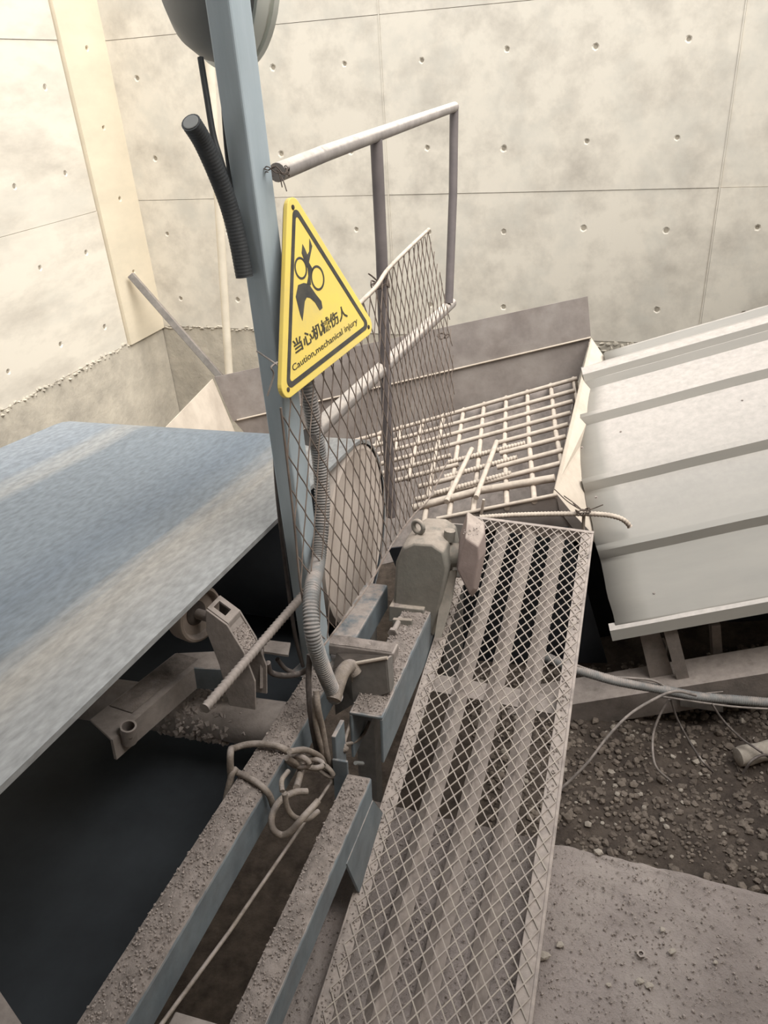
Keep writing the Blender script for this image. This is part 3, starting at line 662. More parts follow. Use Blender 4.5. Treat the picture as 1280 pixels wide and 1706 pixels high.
def text(body, x, y, w, h, name, mat, bold):
    cu = bpy.data.curves.new('lettering', 'FONT'); cu.body = body; cu.size = 1; cu.offset = bold; cu.extrude = .02; cu.resolution_u = 3
    ob = bpy.data.objects.new('lettering', cu); COL.objects.link(ob)
    dg = bpy.context.evaluated_depsgraph_get(); me = bpy.data.meshes.new_from_object(ob.evaluated_get(dg))
    bpy.data.objects.remove(ob)
    xs = [v.co.x for v in me.vertices]; ys = [v.co.y for v in me.vertices]
    sx, sy = w/(max(xs)-min(xs)), h/(max(ys)-min(ys)); x0, y0 = min(xs), min(ys)
    m = MB(); m.v = [S(x+(v.co.x-x0)*sx, y+(v.co.y-y0)*sy, .0004+v.co.z*.02) for v in me.vertices]; m.f = [tuple(p.vertices) for p in me.polygons]
    bpy.data.meshes.remove(me)
    return m.build(name, mat, sg)
text('当心机械伤人', .086, .0655, .208, .0275, 'warning_characters', 'text_print', .018)
text('Caution,mechanical injury', .064, .0365, .262, .0165, 'caution_lettering', 'text_print', .0)
for x, y in ((.196, .308), (.034, .017), (.366, .017)):
    MB().lathe(S(x, y, 0), FS.to_3x3() @ V3((0, 0, 1)), [(.0045, 0), (.0045, .0012), (.003, .002)], 12).build('fixing_hole', 'dark_hub', sg)

# ------------------------------------------------------------------ hopper, grate
ho_ = thing('feed_hopper', 'grey steel hopper with sloping plates below the back wall', 'hopper', FH)
def hpl(name, pts, th, mat): return MB().plate([hp(*q) for q in pts], th).build(name, mat, ho_)
hpl('upper_back_plate', [(.256, 1.06, .146), (.284, 1.09, .322), (-1.51, 1.09, .489), (-1.505, 1.06, .256)], .006, 'plate')
hpl('lower_back_plate', [(.158, 1.05, -.03), (.256, 1.07, .150), (-1.505, 1.07, .258), (-1.40, 1.05, -.03)], .006, 'plate')
MB().tube(resample([hp(.256, 1.055, .150), hp(-1.5, 1.055, .258)], .03), .004, 6).build('weld_seam', 'plate_pale', ho_, smooth=50)
hpl('left_end_plate', [(-1.51, 1.06, .489), (-1.51, .30, .489), (-1.51, .30, -.3), (-1.53, 1.06, .1)], .006, 'plate_pale')
hpl('right_side_plate', [(.0, -.01, .0), (.256, 1.06, .146), (.31, .95, .015), (.19, .60, -.06), (.125, .25, -.125), (.10, -.02, -.24)], .005, 'plate_pale')
MB().plate([(0.588, 2.279, 0.330), (0.636, 2.270, 0.265), (0.718, 2.255, 0.171), (0.672, 2.263, 0.163), (0.601, 2.276, 0.265)], .005).build('corner_gusset', 'plate', ho_)
MB().plate([(0.586, 2.284, 0.313), (0.662, 2.270, 0.181), (0.252, 2.343, 0.182), (0.185, 2.355, 0.215)], .005).build('front_plate', 'plate', ho_)
MB().tube([(0.185, 2.352, 0.221), (0.591, 2.280, 0.324)], .007, 8).build('front_lip', 'rebar', ho_, smooth=50)
hpl('chute_plate', [(.15, 1.04, -.02), (-1.4, 1.04, -.02), (-1.2, .55, -.45), (.0, .55, -.45)], .005, 'plate')
hpl('chute_plate', [(.0, .0, -.02), (-.5, .0, -.02), (-.5, .55, -.45), (.0, .55, -.45)], .005, 'plate')
hpl('shade_sheet', [(.02, -.03, -.13), (-.62, -.03, -.05), (-.62, -.03, -.6), (.02, -.03, -.75)], .006, 'rubber')  # black sheet added as painted shade below the hopper front
hpl('chute_plate', [(.0, .0, -.03), (.15, 1.04, -.03), (.0, .55, -.46)], .005, 'plate')
gt = thing('rebar_grate', 'dusty welded grate of steel bars covering the hopper mouth', 'grate', FH)
for i, b in enumerate((.985, .85, .735, .62, .512, .405, .292, .188)):
    a1 = .01+.15*b; a0 = -1.2 if b > .55 else (-.75 if b > .35 else -.52)
    if b == .512: segs = ((a0, -.40), (-.20, a1))
    elif b == .405: segs = ((a0, -.36), (-.19, a1))
    elif b == .292: segs = ((a0, -.36), (-.20, a1))
    else: segs = ((a0, a1),)
    for s0_, s1_ in segs:
        MB().tube([hp(s0_, b+random.uniform(-.006, .006), .008), hp((s0_+s1_)/2, b+.004, .006), hp(s1_, b, .008)], .0105, 8).build('long_bar', 'rebar', gt, smooth=50)
MB().tube([hp(-.52, .115, .012), hp(-.26, .115, .016), hp(.012, .085, .008)], .0145, 10).build('front_pipe', 'rebar', gt, smooth=50)
for i, a in enumerate((.141, .037, -.072, -.172, -.278, -.378, -.475, -.58, -.69, -.80, -.905, -1.01, -1.12)):
    b0 = -.02 if a > -.5 else .42
    b1 = 1.04
    if a > .0: b0 = max(b0, (a-.005)/.14) if a > .1 else b0
    MB().tube([hp(a, b1, -.008), hp(a-.004, .5, -.006), hp(a+random.uniform(-.01, .01), max(b0, (a-.01)/.16 if a > .03 else b0), -.008)], .0105, 8).build('cross_bar', 'rebar', gt, smooth=50)
for i, (p, q) in enumerate((((0.277, 2.802, 0.218), (0.575, 2.741, 0.308)), ((0.248, 2.670, 0.220), (0.522, 2.633, 0.301)), ((0.198, 2.558, 0.211), (0.481, 2.518, 0.296)))):
    rebar(p, q, .0105, .012, 8).build('ribbed_bar', 'rebar', gt, smooth=50)
MB().tube([(0.374, 2.829, 0.257), (0.229, 2.436, 0.240)], .0105, 8).build('loose_bar', 'rebar', gt, smooth=50)
MB().tube([(0.473, 2.812, 0.289), (0.330, 2.390, 0.274)], .0105, 8).build('loose_bar', 'rebar', gt, smooth=50)
MB().tube([(0.346, 2.312, 0.308), (0.335, 2.313, 0.227)], .005, 8).build('hook_bar', 'rebar', gt, smooth=50)
o = rebar(None, None, .0085, .011, 10, bend=[(0.329, 2.284, 0.254), (0.450, 2.262, 0.266), (0.607, 2.234, 0.274), (0.723, 2.214, 0.274), (0.782, 2.203, 0.263), (0.810, 2.198, 0.245), (0.823, 2.196, 0.227)]).build('bent_rebar', 'rebar', smooth=50)
tag(o, 'bent ribbed steel bar wired across the front of the hopper', 'rebar')
knot((0.666, 2.214, 0.290), .022, 4, .0018, 'thin_wire', 'tangle of wire binding the bent bar at the hopper corner', ((0.724, 2.194, 0.322), (0.603, 2.235, 0.343), (0.576, 2.261, 0.357), (0.631, 2.220, 0.321)))
o = MB().tube([(0.674, 2.233, 0.269), (0.676, 2.232, 0.198)], .006, 8).build('short_stub', 'rebar', smooth=50); tag(o, 'short steel stub under the wire tangle at the gangway end', 'stub')

# ------------------------------------------------------------------ corrugated cover of the inclined feeder
cv = thing('feeder_cover', 'ribbed pale metal sheet cover over the inclined feeder on the right', 'sheet cover', FH)
prof = [(1.45, -.22), (1.25, -.04), (1.05, .045), (.88, .068), (.72, .052), (.5, .009), (.2, -.084), (-.05, -.221), (-.16, -.31), (-.27, -.402)]
pl = smoothpath([V3((b, w, 0)) for b, w in prof], 10)
cum = [0.]
for p, q in zip(pl, pl[1:]): cum.append(cum[-1]+(q-p).length)
def at_s(s):
    for i in range(len(pl)-1):
        if cum[i+1] >= s or i == len(pl)-2:
            t = (s-cum[i])/max(1e-9, cum[i+1]-cum[i]); p = pl[i].lerp(pl[i+1], t); d = (pl[i+1]-pl[i]).normalized(); n_ = V3((d.y, -d.x, 0))
            if n_.y < 0: n_ = -n_
            return p, n_
def s_of(b): 
    return min(range(len(pl)), key=lambda i: abs(pl[i].x-b))
ribs = [cum[s_of(b)] for b in (1.22, .98, .745, .488, .185, -.062)]
ss = set([0., cum[-1]])
for s in ribs: ss |= {s-.022, s-.010, s+.010, s+.030}
k = 0
while k < cum[-1]:
    if all(abs(k-s) > .035 for s in ribs): ss.add(k)
    k += .03
ss = sorted(ss)
def rib_h(s):
    for r in ribs:
        if r-.0105 <= s <= r+.0105: return .028
    return 0
rows = []
for s in ss:
    p, n_ = at_s(s); q = p+n_*rib_h(s); rows.append((q.x, q.y, p.x))
m = MB(); na = 14; vs = []
for b, w, b0 in rows:
    a0 = (.095+.08*max(0, b0-.2) if b0 < .5 else .119+.18*(b0-.5) if b0 < .7 else min(.155+1.0*(b0-.7), .26+.2*max(0, b0-.8)))+.006*noise.noise(V3((b0*14, 0, 0)))
    for i in range(na+1): vs.append(hp(a0+(1.75-a0)*i/na, b, w+.002*noise.noise(V3((i*.9, b0*6, 0)))))
m.add(vs, [(j*(na+1)+i, j*(na+1)+i+1, (j+1)*(na+1)+i+1, (j+1)*(na+1)+i) for j in range(len(rows)-1) for i in range(na)])
sh = m.build('ribbed_sheet', 'sheet', cv, smooth=25)
sm = sh.modifiers.new('thickness', 'SOLIDIFY'); sm.thickness = .0018
capf = [(.93, .068), (.80, .108), (.742, .104), (.728, .066), (.720, .067), (.735, .110), (.802, .115), (.93, .074)]
MB().prism([hp(.185, b, w) for b, w in capf], hp(1.75, 0, 0)-hp(.185, 0, 0)).build('ridge_cap', 'sheet', cv, bevel=.001)
edge = [(-.255, -.395), (-.285, -.402), (-.292, -.440), (-.280, -.445), (-.276, -.412), (-.255, -.405)]
MB().prism([hp(.075, b, w) for b, w in edge], hp(1.75, 0, 0)-hp(.075, 0, 0)).build('bottom_trim', 'sheet', cv)
for a, b in ((.27, .39), (.70, .37), (.24, -.205), (.12, .36), (.13, .12), (.64, -.20)):
    p, n_ = at_s(cum[s_of(b)]); nn = FH.to_3x3() @ V3((0, n_.x, n_.y))
    MB().lathe(hp(a, p.x, p.y), nn, [(.006, 0), (.006, .0015), (.0035, .002), (.0035, .006)], 8).build('screw', 'grey_steel', cv)
# steel underframe of the feeder
uf = thing('feeder_underframe', 'dark steel underframe below the ribbed cover on the right', 'steel frame', FH)
mb = MB(); mb.box(FH, (-.6, -.31, -.675), (1.8, -.18, -.668)); mb.box(FH, (-.6, -.31, -.775), (1.8, -.303, -.675)); mb.build('channel', 'dusty_steel', uf)
MB().plate([(0.822, 2.011, -0.067), (0.886, 2.000, -0.063), (0.969, 1.984, -0.294), (0.887, 1.998, -0.300)], .006).build('brace', 'dusty_steel', uf)
MB().plate([(0.883, 1.970, -0.027), (0.925, 1.963, -0.020), (1.002, 1.948, -0.270), (0.965, 1.954, -0.281)], .006).build('brace', 'dusty_steel', uf)
MB().box(frame((0.918, 1.993, -0.325), (1, 0, 0), (0, 1, 0), (0, 0, 1)), (-.004, 0, 0), (.004, .04, .2)).build('brace_edge', 'grey_steel', uf)
MB().plate([(1.097, 2.084, -0.109), (1.126, 2.079, -0.106), (1.182, 2.067, -0.390), (1.151, 2.073, -0.398)], .05).build('upright', 'dusty_steel', uf)
MB().plate([(0.947, 1.909, -0.272), (1.081, 1.885, -0.247), (1.094, 1.882, -0.337), (0.957, 1.907, -0.320)], .004).build('clip_plate', 'grey_steel', uf)
g = MB(); base = V3((1.047, 1.950, -0.287))
for i in range(160): g.grain(base+V3((random.gauss(0, .022), random.gauss(0, .018), abs(random.gauss(0, .008)))), random.uniform(.002, .006))
g.build('dust_grain', 'grains', uf)['kind'] = 'stuff'
MB().box(FH, (.16, .22, -1.3), (1.75, .235, -.2)).build('shade_sheet', 'rubber', uf)  # added side sheet, black to stand in for shade under the cover
MB().box(FH, (-.5, .30, -1.2), (.12, .31, -.3)).build('shade_sheet', 'rubber', uf)  # likewise added, its black replaces the shade left of the cover
for a in (1.5, -.45): MB().box(Matrix.Translation(hp(a, -.24, -.7)), (-.03, -.03, -1.0), (.03, .03, .0)).build('leg', 'dusty_steel', uf)
for a in (.5, 1.5): MB().box(Matrix.Translation(hp(a, .55, -.1)), (-.03, -.03, -1.5), (.03, .03, .0)).build('leg', 'dusty_steel', uf)

# conduit and loose cables on the right
o = hose([(0.479, 1.910, -0.058), (0.546, 1.898, -0.094), (0.613, 1.886, -0.120), (0.721, 1.876, -0.161), (0.857, 1.862, -0.194), (0.975, 1.851, -0.226), (1.109, 1.837, -0.242), (1.237, 1.814, -0.248)], .0150, .007, .07, 12).build('flexible_conduit', 'hose_grey', smooth=60)
tag(o, 'grey flexible conduit running under the ribbed cover to the right', 'conduit')
def cable(pts, r, mat, label, name='loose_cable'):
    o = MB().tube(smoothpath(pts), r, 8).build(name, mat, smooth=60); return tag(o, label, 'cable')
cable([(0.583, 1.891, -0.092), (0.682, 1.883, -0.140), (0.761, 1.880, -0.154), (0.835, 1.866, -0.160), (0.890, 1.866, -0.206)], .0042, 'wire', 'pale cable lying along the top of the grey conduit')
cable([(0.955, 1.814, -0.185), (0.886, 1.817, -0.165), (0.818, 1.808, -0.184), (0.736, 1.782, -0.215), (0.658, 1.735, -0.251), (0.583, 1.687, -0.312), (0.505, 1.660, -0.381), (0.434, 1.631, -0.418)], .0048, 'wire', 'long pale cable swinging down from the conduit towards the gangway')
cable([(0.881, 1.837, -0.218), (0.849, 1.822, -0.279), (0.823, 1.786, -0.334), (0.800, 1.689, -0.350), (0.851, 1.673, -0.410)], .0040, 'wire', 'cable drooping in a bow from the conduit onto the gravel')
cable([(0.886, 1.836, -0.217), (0.909, 1.812, -0.288), (0.943, 1.765, -0.351), (0.947, 1.679, -0.340), (0.990, 1.690, -0.400)], .0036, 'wire_dark', 'thin dark cable hanging from the conduit middle to the gravel')
cable([(1.011, 1.814, -0.226), (1.045, 1.788, -0.277), (1.088, 1.739, -0.311), (1.122, 1.698, -0.320), (1.175, 1.681, -0.360)], .0036, 'wire_dark', 'thin dark cable running down right to the pale stone at the edge')
cable([(0.847, 1.833, -0.198), (1.000, 1.816, -0.227), (1.097, 1.809, -0.245), (1.211, 1.799, -0.256)], .0035, 'wire', 'thin pale cable sagging along the underside of the conduit')
cable([(1.073, 1.664, -0.390), (1.094, 1.670, -0.340), (1.135, 1.682, -0.330), (1.193, 1.694, -0.360)], .0045, 'wire_dark', 'short bowed cable sticking out of the gravel at the right edge')
o = MB().lathe(V3((1.076, 1.719, -0.375)), V3((1, .15, .05)), [(.02, 0), (.03, .004), (.034, .03), (.030, .08), (.033, .14), (.028, .2)], 14).build('broken_pipe', 'stone_pale', smooth=40); tag(o, 'pale broken pipe piece lying in the gravel at the right edge', 'pipe piece')

# ------------------------------------------------------------------ mesh gangway
gy = thing('mesh_gangway', 'long narrow gangway panel of expanded metal in a dusty angle-iron frame', 'gangway', FG)
Y0, Y1 = -2.2, 0.0
mb = MB(); mb.box(FG, (-.203, Y0, -.004), (-.170, Y1, .002)); mb.box(FG, (-.207, Y0, -.040), (-.202, Y1, .002)); mb.build('side_angle', 'angle', gy, bevel=.0015)
mb = MB(); mb.box(FG, (.160, Y0, -.004), (.197, Y1, .002)); mb.box(FG, (.192, Y0, -.040), (.200, Y1, .004)); mb.build('side_angle', 'angle', gy, bevel=.002)
MB().box(FG, (-.207, -.006, -.038), (.2, .006, .006)).build('end_bar', 'angle', gy, bevel=.001)
MB().box(FG, (-.202, -.72, -.045), (.195, -.66, -.040)).build('cross_bar', 'dusty_steel', gy)
MB().box(FG, (-.202, -1.72, -.045), (.195, -1.68, -.040)).build('cross_bar', 'dusty_steel', gy)
for x in (-.098, -.008, .086):
    mb = MB()
    mb.hexa([gw(x-.023, Y0, -.034), gw(x-.020, Y0, -.034), gw(x+.001, Y0, -.010), gw(x-.001, Y0, -.008), gw(x-.023, Y1, -.034), gw(x-.020, Y1, -.034), gw(x+.001, Y1, -.010), gw(x-.001, Y1, -.008)])
    mb.hexa([gw(x+.020, Y0, -.034), gw(x+.023, Y0, -.034), gw(x+.001, Y0, -.008), gw(x-.001, Y0, -.010), gw(x+.020, Y1, -.034), gw(x+.023, Y1, -.034), gw(x+.001, Y1, -.008), gw(x-.001, Y1, -.010)])
    mb.build('bearer_angle', 'angle', gy)
hx_, hy_ = .0146, .0212
m = MB()
for i in range(-16, 17):
    for j in range(0, int(2.2/hy_)+1):
        if (i+j) % 2: continue
        x, y = i*hx_, -j*hy_-.004
        for sx_ in (-1, 1):
            x2, y2 = x+sx_*hx_, y-hy_
            if max(abs(x), abs(x2)) < .196 and y2 > Y0:
                jj = lambda a, b: .002*noise.noise(V3((a*20, b*20, 3)))
                p, q = gw(x, y, .004+jj(x, y)), gw(x2, y2, .004+jj(x2, y2))
                d = (q-p).normalized(); s = d.cross(V3((-0.0102, -0.1498, 0.9887))).normalized()*.00135; u = V3((-0.0102, -0.1498, 0.9887))*.0013
                m.hexa([p-s-u, p+s-u, p+s+u, p-s+u, q-s-u, q+s-u, q+s+u, q-s+u])
m.build('mesh_sheet', 'mesh_walk', gy, kind='stuff')
grains(FG, -.203, -.172, -1.9, -.2, .003, 900, .001, .0032).build('dust_grain', 'grains', gy, kind='stuff')
grains(FG, .165, .19, -1.0, -.05, .003, 160, .001, .0045).build('dust_grain', 'grains', gy, kind='stuff')

# ------------------------------------------------------------------ gear motor and take-up bolt on the channel
mo = thing('gear_motor', 'dusty green-grey motor with a lifting eye at the far end of the channel', 'motor', c(.45, .25, -.405))
DV = FC.to_3x3() @ V3((1, 0, 0))
near = [V3(q) for q in [(0.008, 1.787, 0.271), (0.024, 1.801, 0.416), (0.046, 1.800, 0.468), (0.077, 1.793, 0.486), (0.128, 1.776, 0.488), (0.159, 1.764, 0.468), (0.167, 1.754, 0.415), (0.141, 1.746, 0.290), (0.116, 1.742, 0.188)]]
cen = sum(near, V3())/len(near)
mb = MB(); rings = [[cen+(q-cen)*k+DV*d for q in near] for k, d in ((.93, -.012), (1., 0), (1.02, .06), (.98, .16), (.8, .2))]
n_ = len(near); vs = [q for r in rings for q in r]
mb.add(vs, [(i*n_+k, i*n_+(k+1) % n_, (i+1)*n_+(k+1) % n_, (i+1)*n_+k) for i in range(4) for k in range(n_)]+[tuple(reversed(range(n_))), tuple(range(4*n_, 5*n_))])
mb.build('casing', 'motor', mo, smooth=45, bevel=.004)
ec = V3((0.092, 1.833, 0.503))
tx, ty = (RR*.85-DV*.4).normalized(), NN
MB().tube([ec+(tx*math.cos(a)+ty*math.sin(a))*.0175 for a in [6.28318*k/24 for k in range(25)]], .0065, 10, False).build('lifting_eye', 'motor', mo, smooth=60)
MB().lathe(ec-NN*.042, NN, [(.016, 0), (.015, .006), (.009, .010), (.008, .022)], 14).build('eye_shank', 'motor', mo, smooth=50)
fl0 = V3((0.157, 1.821, 0.412)); fl1 = V3((0.210, 1.804, 0.418))
MB().tube([fl0, fl1], .034, 24).build('neck', 'motor', mo, smooth=40)
MB().tube([fl0+(fl1-fl0)*.15, fl0+(fl1-fl0)*.35], .043, 24).build('flange', 'motor', mo, smooth=40)
MB().tube([V3((0.175, 1.821, 0.460)), V3((0.179, 1.824, 0.490))], .016, 10).build('cable_gland', 'motor', mo, smooth=40)
fr = [V3(q) for q in [(0.223, 1.794, 0.534), (0.269, 1.775, 0.504), (0.271, 1.767, 0.450), (0.248, 1.759, 0.329), (0.232, 1.761, 0.301), (0.190, 1.787, 0.397), (0.202, 1.792, 0.466)]]
bk = [V3(q)+DV*.07-RR*.012 for q in fr]
cen = sum(fr, V3())/len(fr)
ft = [cen+(q-cen)*.72-DV*.045 for q in fr]
mb = MB(); n_ = len(fr); mb.add(bk+fr+ft, [(i*n_+k, i*n_+(k+1) % n_, (i+1)*n_+(k+1) % n_, (i+1)*n_+k) for i in range(2) for k in range(n_)]+[tuple(reversed(range(n_))), tuple(range(2*n_, 3*n_))])
tb = mb.build('terminal_box', 'tbox', mo, bevel=.004)
grains(frame(V3((0.215, 1.779, 0.483)), RR, DV, NN), -.0, .04, -.04, .05, .035, 60, .001, .003).build('dust_grain', 'grains', mo)['kind'] = 'stuff'
MB().plate([(0.118, 2.043, 0.397), (0.243, 2.003, 0.398), (0.229, 1.985, 0.222), (0.109, 2.022, 0.207)], .006).build('rear_plate', 'grey_steel', mo)
MB().plate([V3(q) for q in [(0.160, 1.794, 0.378), (0.193, 1.784, 0.382), (0.169, 1.738, 0.294), (0.135, 1.697, 0.218), (0.117, 1.703, 0.216)]], .004).build('side_skirt', 'motor', mo)
tk = thing('take_up_bolts', 'dusty bolts and stop block clamped on the channel before the motor', 'bolts', c(.24, .24, -.40))
MB().prism([V3(q) for q in [(0.002, 1.687, 0.301), (0.054, 1.671, 0.305), (0.051, 1.665, 0.248), (-0.001, 1.681, 0.247)]], DV*.012).build('stop_plate', 'motor', tk, bevel=.0015)
MB().prism([V3(q) for q in [(-0.005, 1.763, 0.291), (0.091, 1.731, 0.293), (0.092, 1.725, 0.247), (-0.009, 1.757, 0.240)]], DV*.10).build('slide_block', 'motor', tk, bevel=.003)
b0 = V3((0.038, 1.798, 0.265))
MB().lathe(b0, NN, [(.019, -.004), (.019, .012), (.015, .014)], 6).build('nut', 'motor', tk)
MB().lathe(b0, NN, [(.0115, 0), (.0115, .052), (.010, .055)], 16).build('stud', 'dusty_steel', tk, smooth=40)
b1 = V3((-0.001, 1.625, 0.301))
MB().lathe(b1, DV, [(.014, 0), (.014, .012)], 6).build('bolt_head', 'dusty_steel', tk)
MB().tube([b1, b1+DV*.08], .008, 12).build('bolt_shank', 'dusty_steel', tk, smooth=40)
crust(frame(V3((-0.002, 1.761, 0.287)), RR, DV, NN), .0, .075, .0, .1, .002, .007, 22, 22, 4.4).build('dust_layer', 'crust', tk, smooth=80)['kind'] = 'stuff'

# ------------------------------------------------------------------ conduit, ropes and cords round the post foot
o = hose([(-0.149, 1.572, 1.165), (-0.147, 1.562, 1.091), (-0.143, 1.541, 1.046), (-0.138, 1.540, 0.964), (-0.135, 1.550, 0.859), (-0.140, 1.527, 0.748), (-0.155, 1.455, 0.666), (-0.165, 1.328, 0.659), (-0.165, 1.263, 0.607), (-0.156, 1.275, 0.507), (-0.139, 1.311, 0.378)], .0165, .0068, .09, 16).build('flexible_conduit', 'hose_grey', smooth=70)
tag(o, 'grey ribbed flexible conduit hanging down beside the post behind the mesh', 'conduit')
o = hose([(-0.151, 1.599, 1.132), (-0.149, 1.586, 1.057), (-0.149, 1.587, 1.002), (-0.143, 1.623, 0.878), (-0.137, 1.647, 0.763), (-0.148, 1.606, 0.654), (-0.169, 1.525, 0.588)], .0115, .0068, .09, 12).build('flexible_conduit', 'hose_grey', smooth=70)
tag(o, 'thinner grey conduit running behind the ribbed conduit by the post', 'conduit')
o = MB().tube(smoothpath([(-0.142, 1.286, 0.398), (-0.131, 1.318, 0.414), (-0.119, 1.355, 0.419), (-0.104, 1.386, 0.405), (-0.094, 1.383, 0.385)]), [.017]*25, 14).build('cloth_sleeve', 'rope', smooth=60); tag(o, 'pale sleeve folded over at the end of the ribbed conduit', 'sleeve')
def rope(pts, r, label, mat='rope', cat='rope', name='rope'):
    o = MB().tube(smoothpath(pts, 8), r, 9).build(name, mat, smooth=60); return tag(o, label, cat)
rope([c(-.40, .035, -.46), (-0.339, 1.100, 0.446), (-0.348, 1.172, 0.390), (-0.307, 1.180, 0.390), (-0.255, 1.167, 0.390), (-0.222, 1.167, 0.354), (-0.213, 1.180, 0.321)], .0072, 'thick dusty rope wound over the top of the beam, upper turn')
rope([c(-.44, .035, -.46), (-0.341, 1.093, 0.403), (-0.330, 1.099, 0.395), (-0.289, 1.067, 0.400), (-0.266, 1.048, 0.388), (-0.261, 1.048, 0.348)], .0066, 'thick dusty rope wound over the top of the beam, lower turn')
rope([(-0.195, 1.075, 0.355), (-0.219, 1.064, 0.368), (-0.244, 1.036, 0.379), (-0.258, 1.009, 0.370), (-0.257, 0.995, 0.349), (-0.242, 0.994, 0.332), (-0.222, 0.992, 0.346), (-0.197, 1.002, 0.369), (-0.172, 1.048, 0.356)], .0068, 'open loop of stiff dusty rope hanging between the beams')
rope([(-0.226, 1.010, 0.430), (-0.226, 1.009, 0.392), (-0.215, 1.013, 0.356), (-0.196, 1.037, 0.321), (-0.177, 1.063, 0.308)], .0058, 'smaller rope loop hanging behind the open rope loop')
rope([(-0.228, 1.003, 0.444), (-0.231, 1.029, 0.444), (-0.226, 1.075, 0.416)], .0050, 'short rope strand above the open rope loop')
for k, pts in enumerate(([(-0.233, 1.119, 0.407), (-0.214, 1.146, 0.354), (-0.196, 1.185, 0.303)], [(-0.222, 1.103, 0.441), (-0.199, 1.160, 0.382), (-0.177, 1.210, 0.303), (-0.166, 1.227, 0.240)], [(-0.209, 1.161, 0.349), (-0.183, 1.207, 0.307), (-0.165, 1.232, 0.259), (-0.159, 1.248, 0.202)], [(-0.216, 1.172, 0.370), (-0.212, 1.184, 0.335), (-0.213, 1.148, 0.339), (-0.215, 1.111, 0.349), (-0.215, 1.076, 0.367)])):
    rope(pts, .0064 if k != 3 else .0075, ('rope link nearest the beam in the dusty chain of knots', 'upper strand of the dusty rope knots by the post foot', 'lower strand of the dusty rope knots by the post foot', 'rope end hanging down from the chain of knots')[k])
rope([(-0.158, 1.235, 0.211), (-0.164, 1.219, 0.306), (-0.167, 1.226, 0.372), (-0.169, 1.217, 0.442), (-0.170, 1.232, 0.479)], .0070, 'twisted rope going up from the knots along the post, right strand')
rope([(-0.166, 1.229, 0.247), (-0.175, 1.216, 0.337), (-0.179, 1.221, 0.404), (-0.175, 1.231, 0.463)], .0060, 'twisted rope going up from the knots along the post, left strand')
rope([(-0.180, 1.282, 0.536), (-0.188, 1.257, 0.475), (-0.190, 1.235, 0.391), (-0.186, 1.230, 0.286)], .0065, 'dark smooth cable running down the foot of the post', 'wire_dark', 'cable', 'loose_cable')
rope([(-0.273, 1.287, 0.517), (-0.271, 1.294, 0.483), (-0.245, 1.309, 0.458), (-0.215, 1.335, 0.439), (-0.187, 1.324, 0.464)], .0065, 'dark cable loop bulging left of the post foot', 'wire_dark', 'cable', 'loose_cable')
rope([(-0.271, 1.389, 0.440), (-0.258, 1.397, 0.403), (-0.237, 1.399, 0.385)], .0055, 'second dark cable loop behind the first at the post foot', 'wire_dark', 'cable', 'loose_cable')
m = MB()
for cen_, ax1, ax2, wd, ht in ((V3((-0.215, 1.141, 0.371)), RR, NN, .024, .014), (V3((-0.192, 1.172, 0.328)), RR, DV, .024, .013), (V3((-0.172, 1.203, 0.273)), (RR-NN*.6).normalized(), NN, .022, .012), (V3((-0.157, 1.224, 0.225)), DV, NN, .013, .013)):
    m.tube([cen_+ax1*wd*math.cos(a)+ax2*ht*math.sin(a) for a in [.3142*i for i in range(21)]], .0062, 8, False)
o = m.build('rope_knot', 'rope', smooth=60); tag(o, 'chain of rope knots bunched beside the foot of the post', 'rope')
kn = V3((-0.133, 1.265, 0.270))
m = MB()
for k in range(4):
    x, y, d = basis(V3((random.uniform(-1, 1), random.uniform(-1, 1), .5)))
    m.tube([kn+(x*math.cos(a)+y*math.sin(a))*.0095+d*.004*math.sin(2*a) for a in [.5236*i for i in range(13)]], .0048, 7)
for pts in ([(-0.130, 1.274, 0.272), (-0.119, 1.306, 0.285), (-0.106, 1.330, 0.308), (-0.090, 1.364, 0.296), (-0.076, 1.409, 0.248)], [(-0.127, 1.268, 0.278), (-0.107, 1.314, 0.236), (-0.087, 1.356, 0.218), (-0.072, 1.388, 0.224)], [(-0.133, 1.266, 0.258), (-0.130, 1.274, 0.193), (-0.126, 1.270, 0.137), (-0.123, 1.263, 0.088)]): m.tube(smoothpath(pts), .0042, 7)
o = m.build('knotted_cord', 'rope', smooth=60); tag(o, 'knotted cord with three loose ends beside the upright leg', 'cord')
o = MB().tube([(-0.152, 1.237, 0.217), (-0.217, 1.053, 0.273), (-0.317, 0.795, 0.344), (-0.389, 0.622, 0.395)], .0036, 8).build('pull_cord', 'rope', smooth=60); tag(o, 'taut thin pull cord running down between the two beams', 'cord')
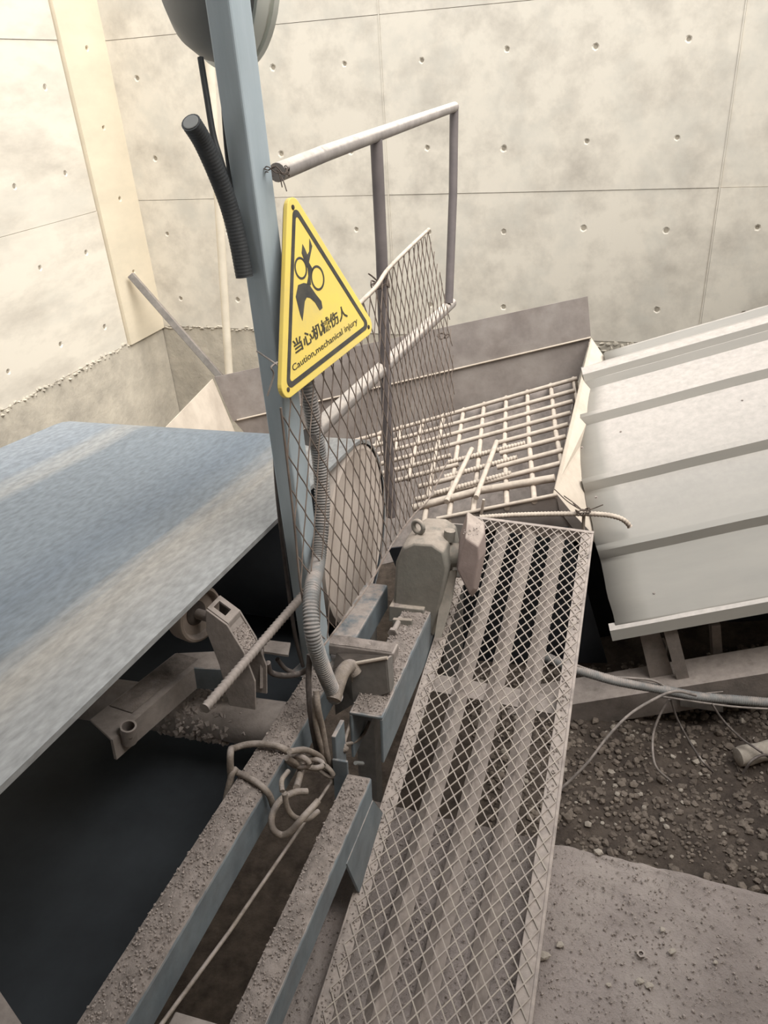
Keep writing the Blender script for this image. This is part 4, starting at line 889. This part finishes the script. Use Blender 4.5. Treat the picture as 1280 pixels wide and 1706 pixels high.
o = MB().tube(smoothpath([(-0.033, 1.409, 0.397), (-0.078, 1.433, 0.366), (-0.098, 1.405, 0.377), (-0.103, 1.388, 0.378), (-0.103, 1.390, 0.353)]), .0030, 7).build('tie_string', 'rope', smooth=60); tag(o, 'white string tied along the top of the bracket box', 'string')
o = MB().tube([(-0.102, 1.197, 0.293), (-0.089, 1.237, 0.246)], .0045, 8).build('bright_pin', 'grey_shell', smooth=50); tag(o, 'small bright pin under the open end of the channel', 'pin')

# ------------------------------------------------------------------ small things on the slab
nt_ = V3((0.460, 0.902, 0.004))
m = MB()
o6 = [(math.cos(1.0472*k), math.sin(1.0472*k)) for k in range(6)]
m.add([nt_+V3((x*.0088, y*.0088, z)) for z in (0, .0065) for x, y in o6]+[nt_+V3((x*.0048, y*.0048, z)) for z in (0, .0065) for x, y in o6],
      [(i, (i+1) % 6, 6+(i+1) % 6, 6+i) for i in range(6)]+[(6+i, 6+(i+1) % 6, 18+(i+1) % 6, 18+i) for i in range(6)]+[(12+(i+1) % 6, 12+i, 18+i, 18+(i+1) % 6) for i in range(6)])
o = m.build('hex_nut', 'dusty_steel'); tag(o, 'small dusty hexagon nut lying on the concrete slab', 'nut')
for (x, y, z), a, l in (((0.521, 0.950, 0.006), .007, 'small pale pebble above the hexagon nut on the slab'), ((0.525, 0.904, 0.006), .010, 'flat pale stone chip right of the hexagon nut'),
                        ((0.603, 0.876, 0.005), .006, 'tiny pale pebble at the right of the slab'), ((0.265, 0.911, 0.010), .013, 'largest pale stone on the slab touching the gangway rail'),
                        ((0.457, 0.841, 0.005), .008, 'pale pebble below the hexagon nut on the slab'), ((0.442, 0.851, 0.005), .008, 'grey pebble just below the hexagon nut'),
                        ((0.378, 0.848, 0.005), .006, 'small pebble lowest left of the hexagon nut'), ((0.301, 0.934, 0.006), .009, 'flat pale chip beside the gangway rail'),
                        ((0.440, 1.142, 0.008), .011, 'pale stone lying at the slab edge near the gangway')):
    o = MB().lump((x, y, z), a, a*.8, a*.55).build('pebble', 'stone_pale'); tag(o, l, 'stone', 'pebbles on the slab')
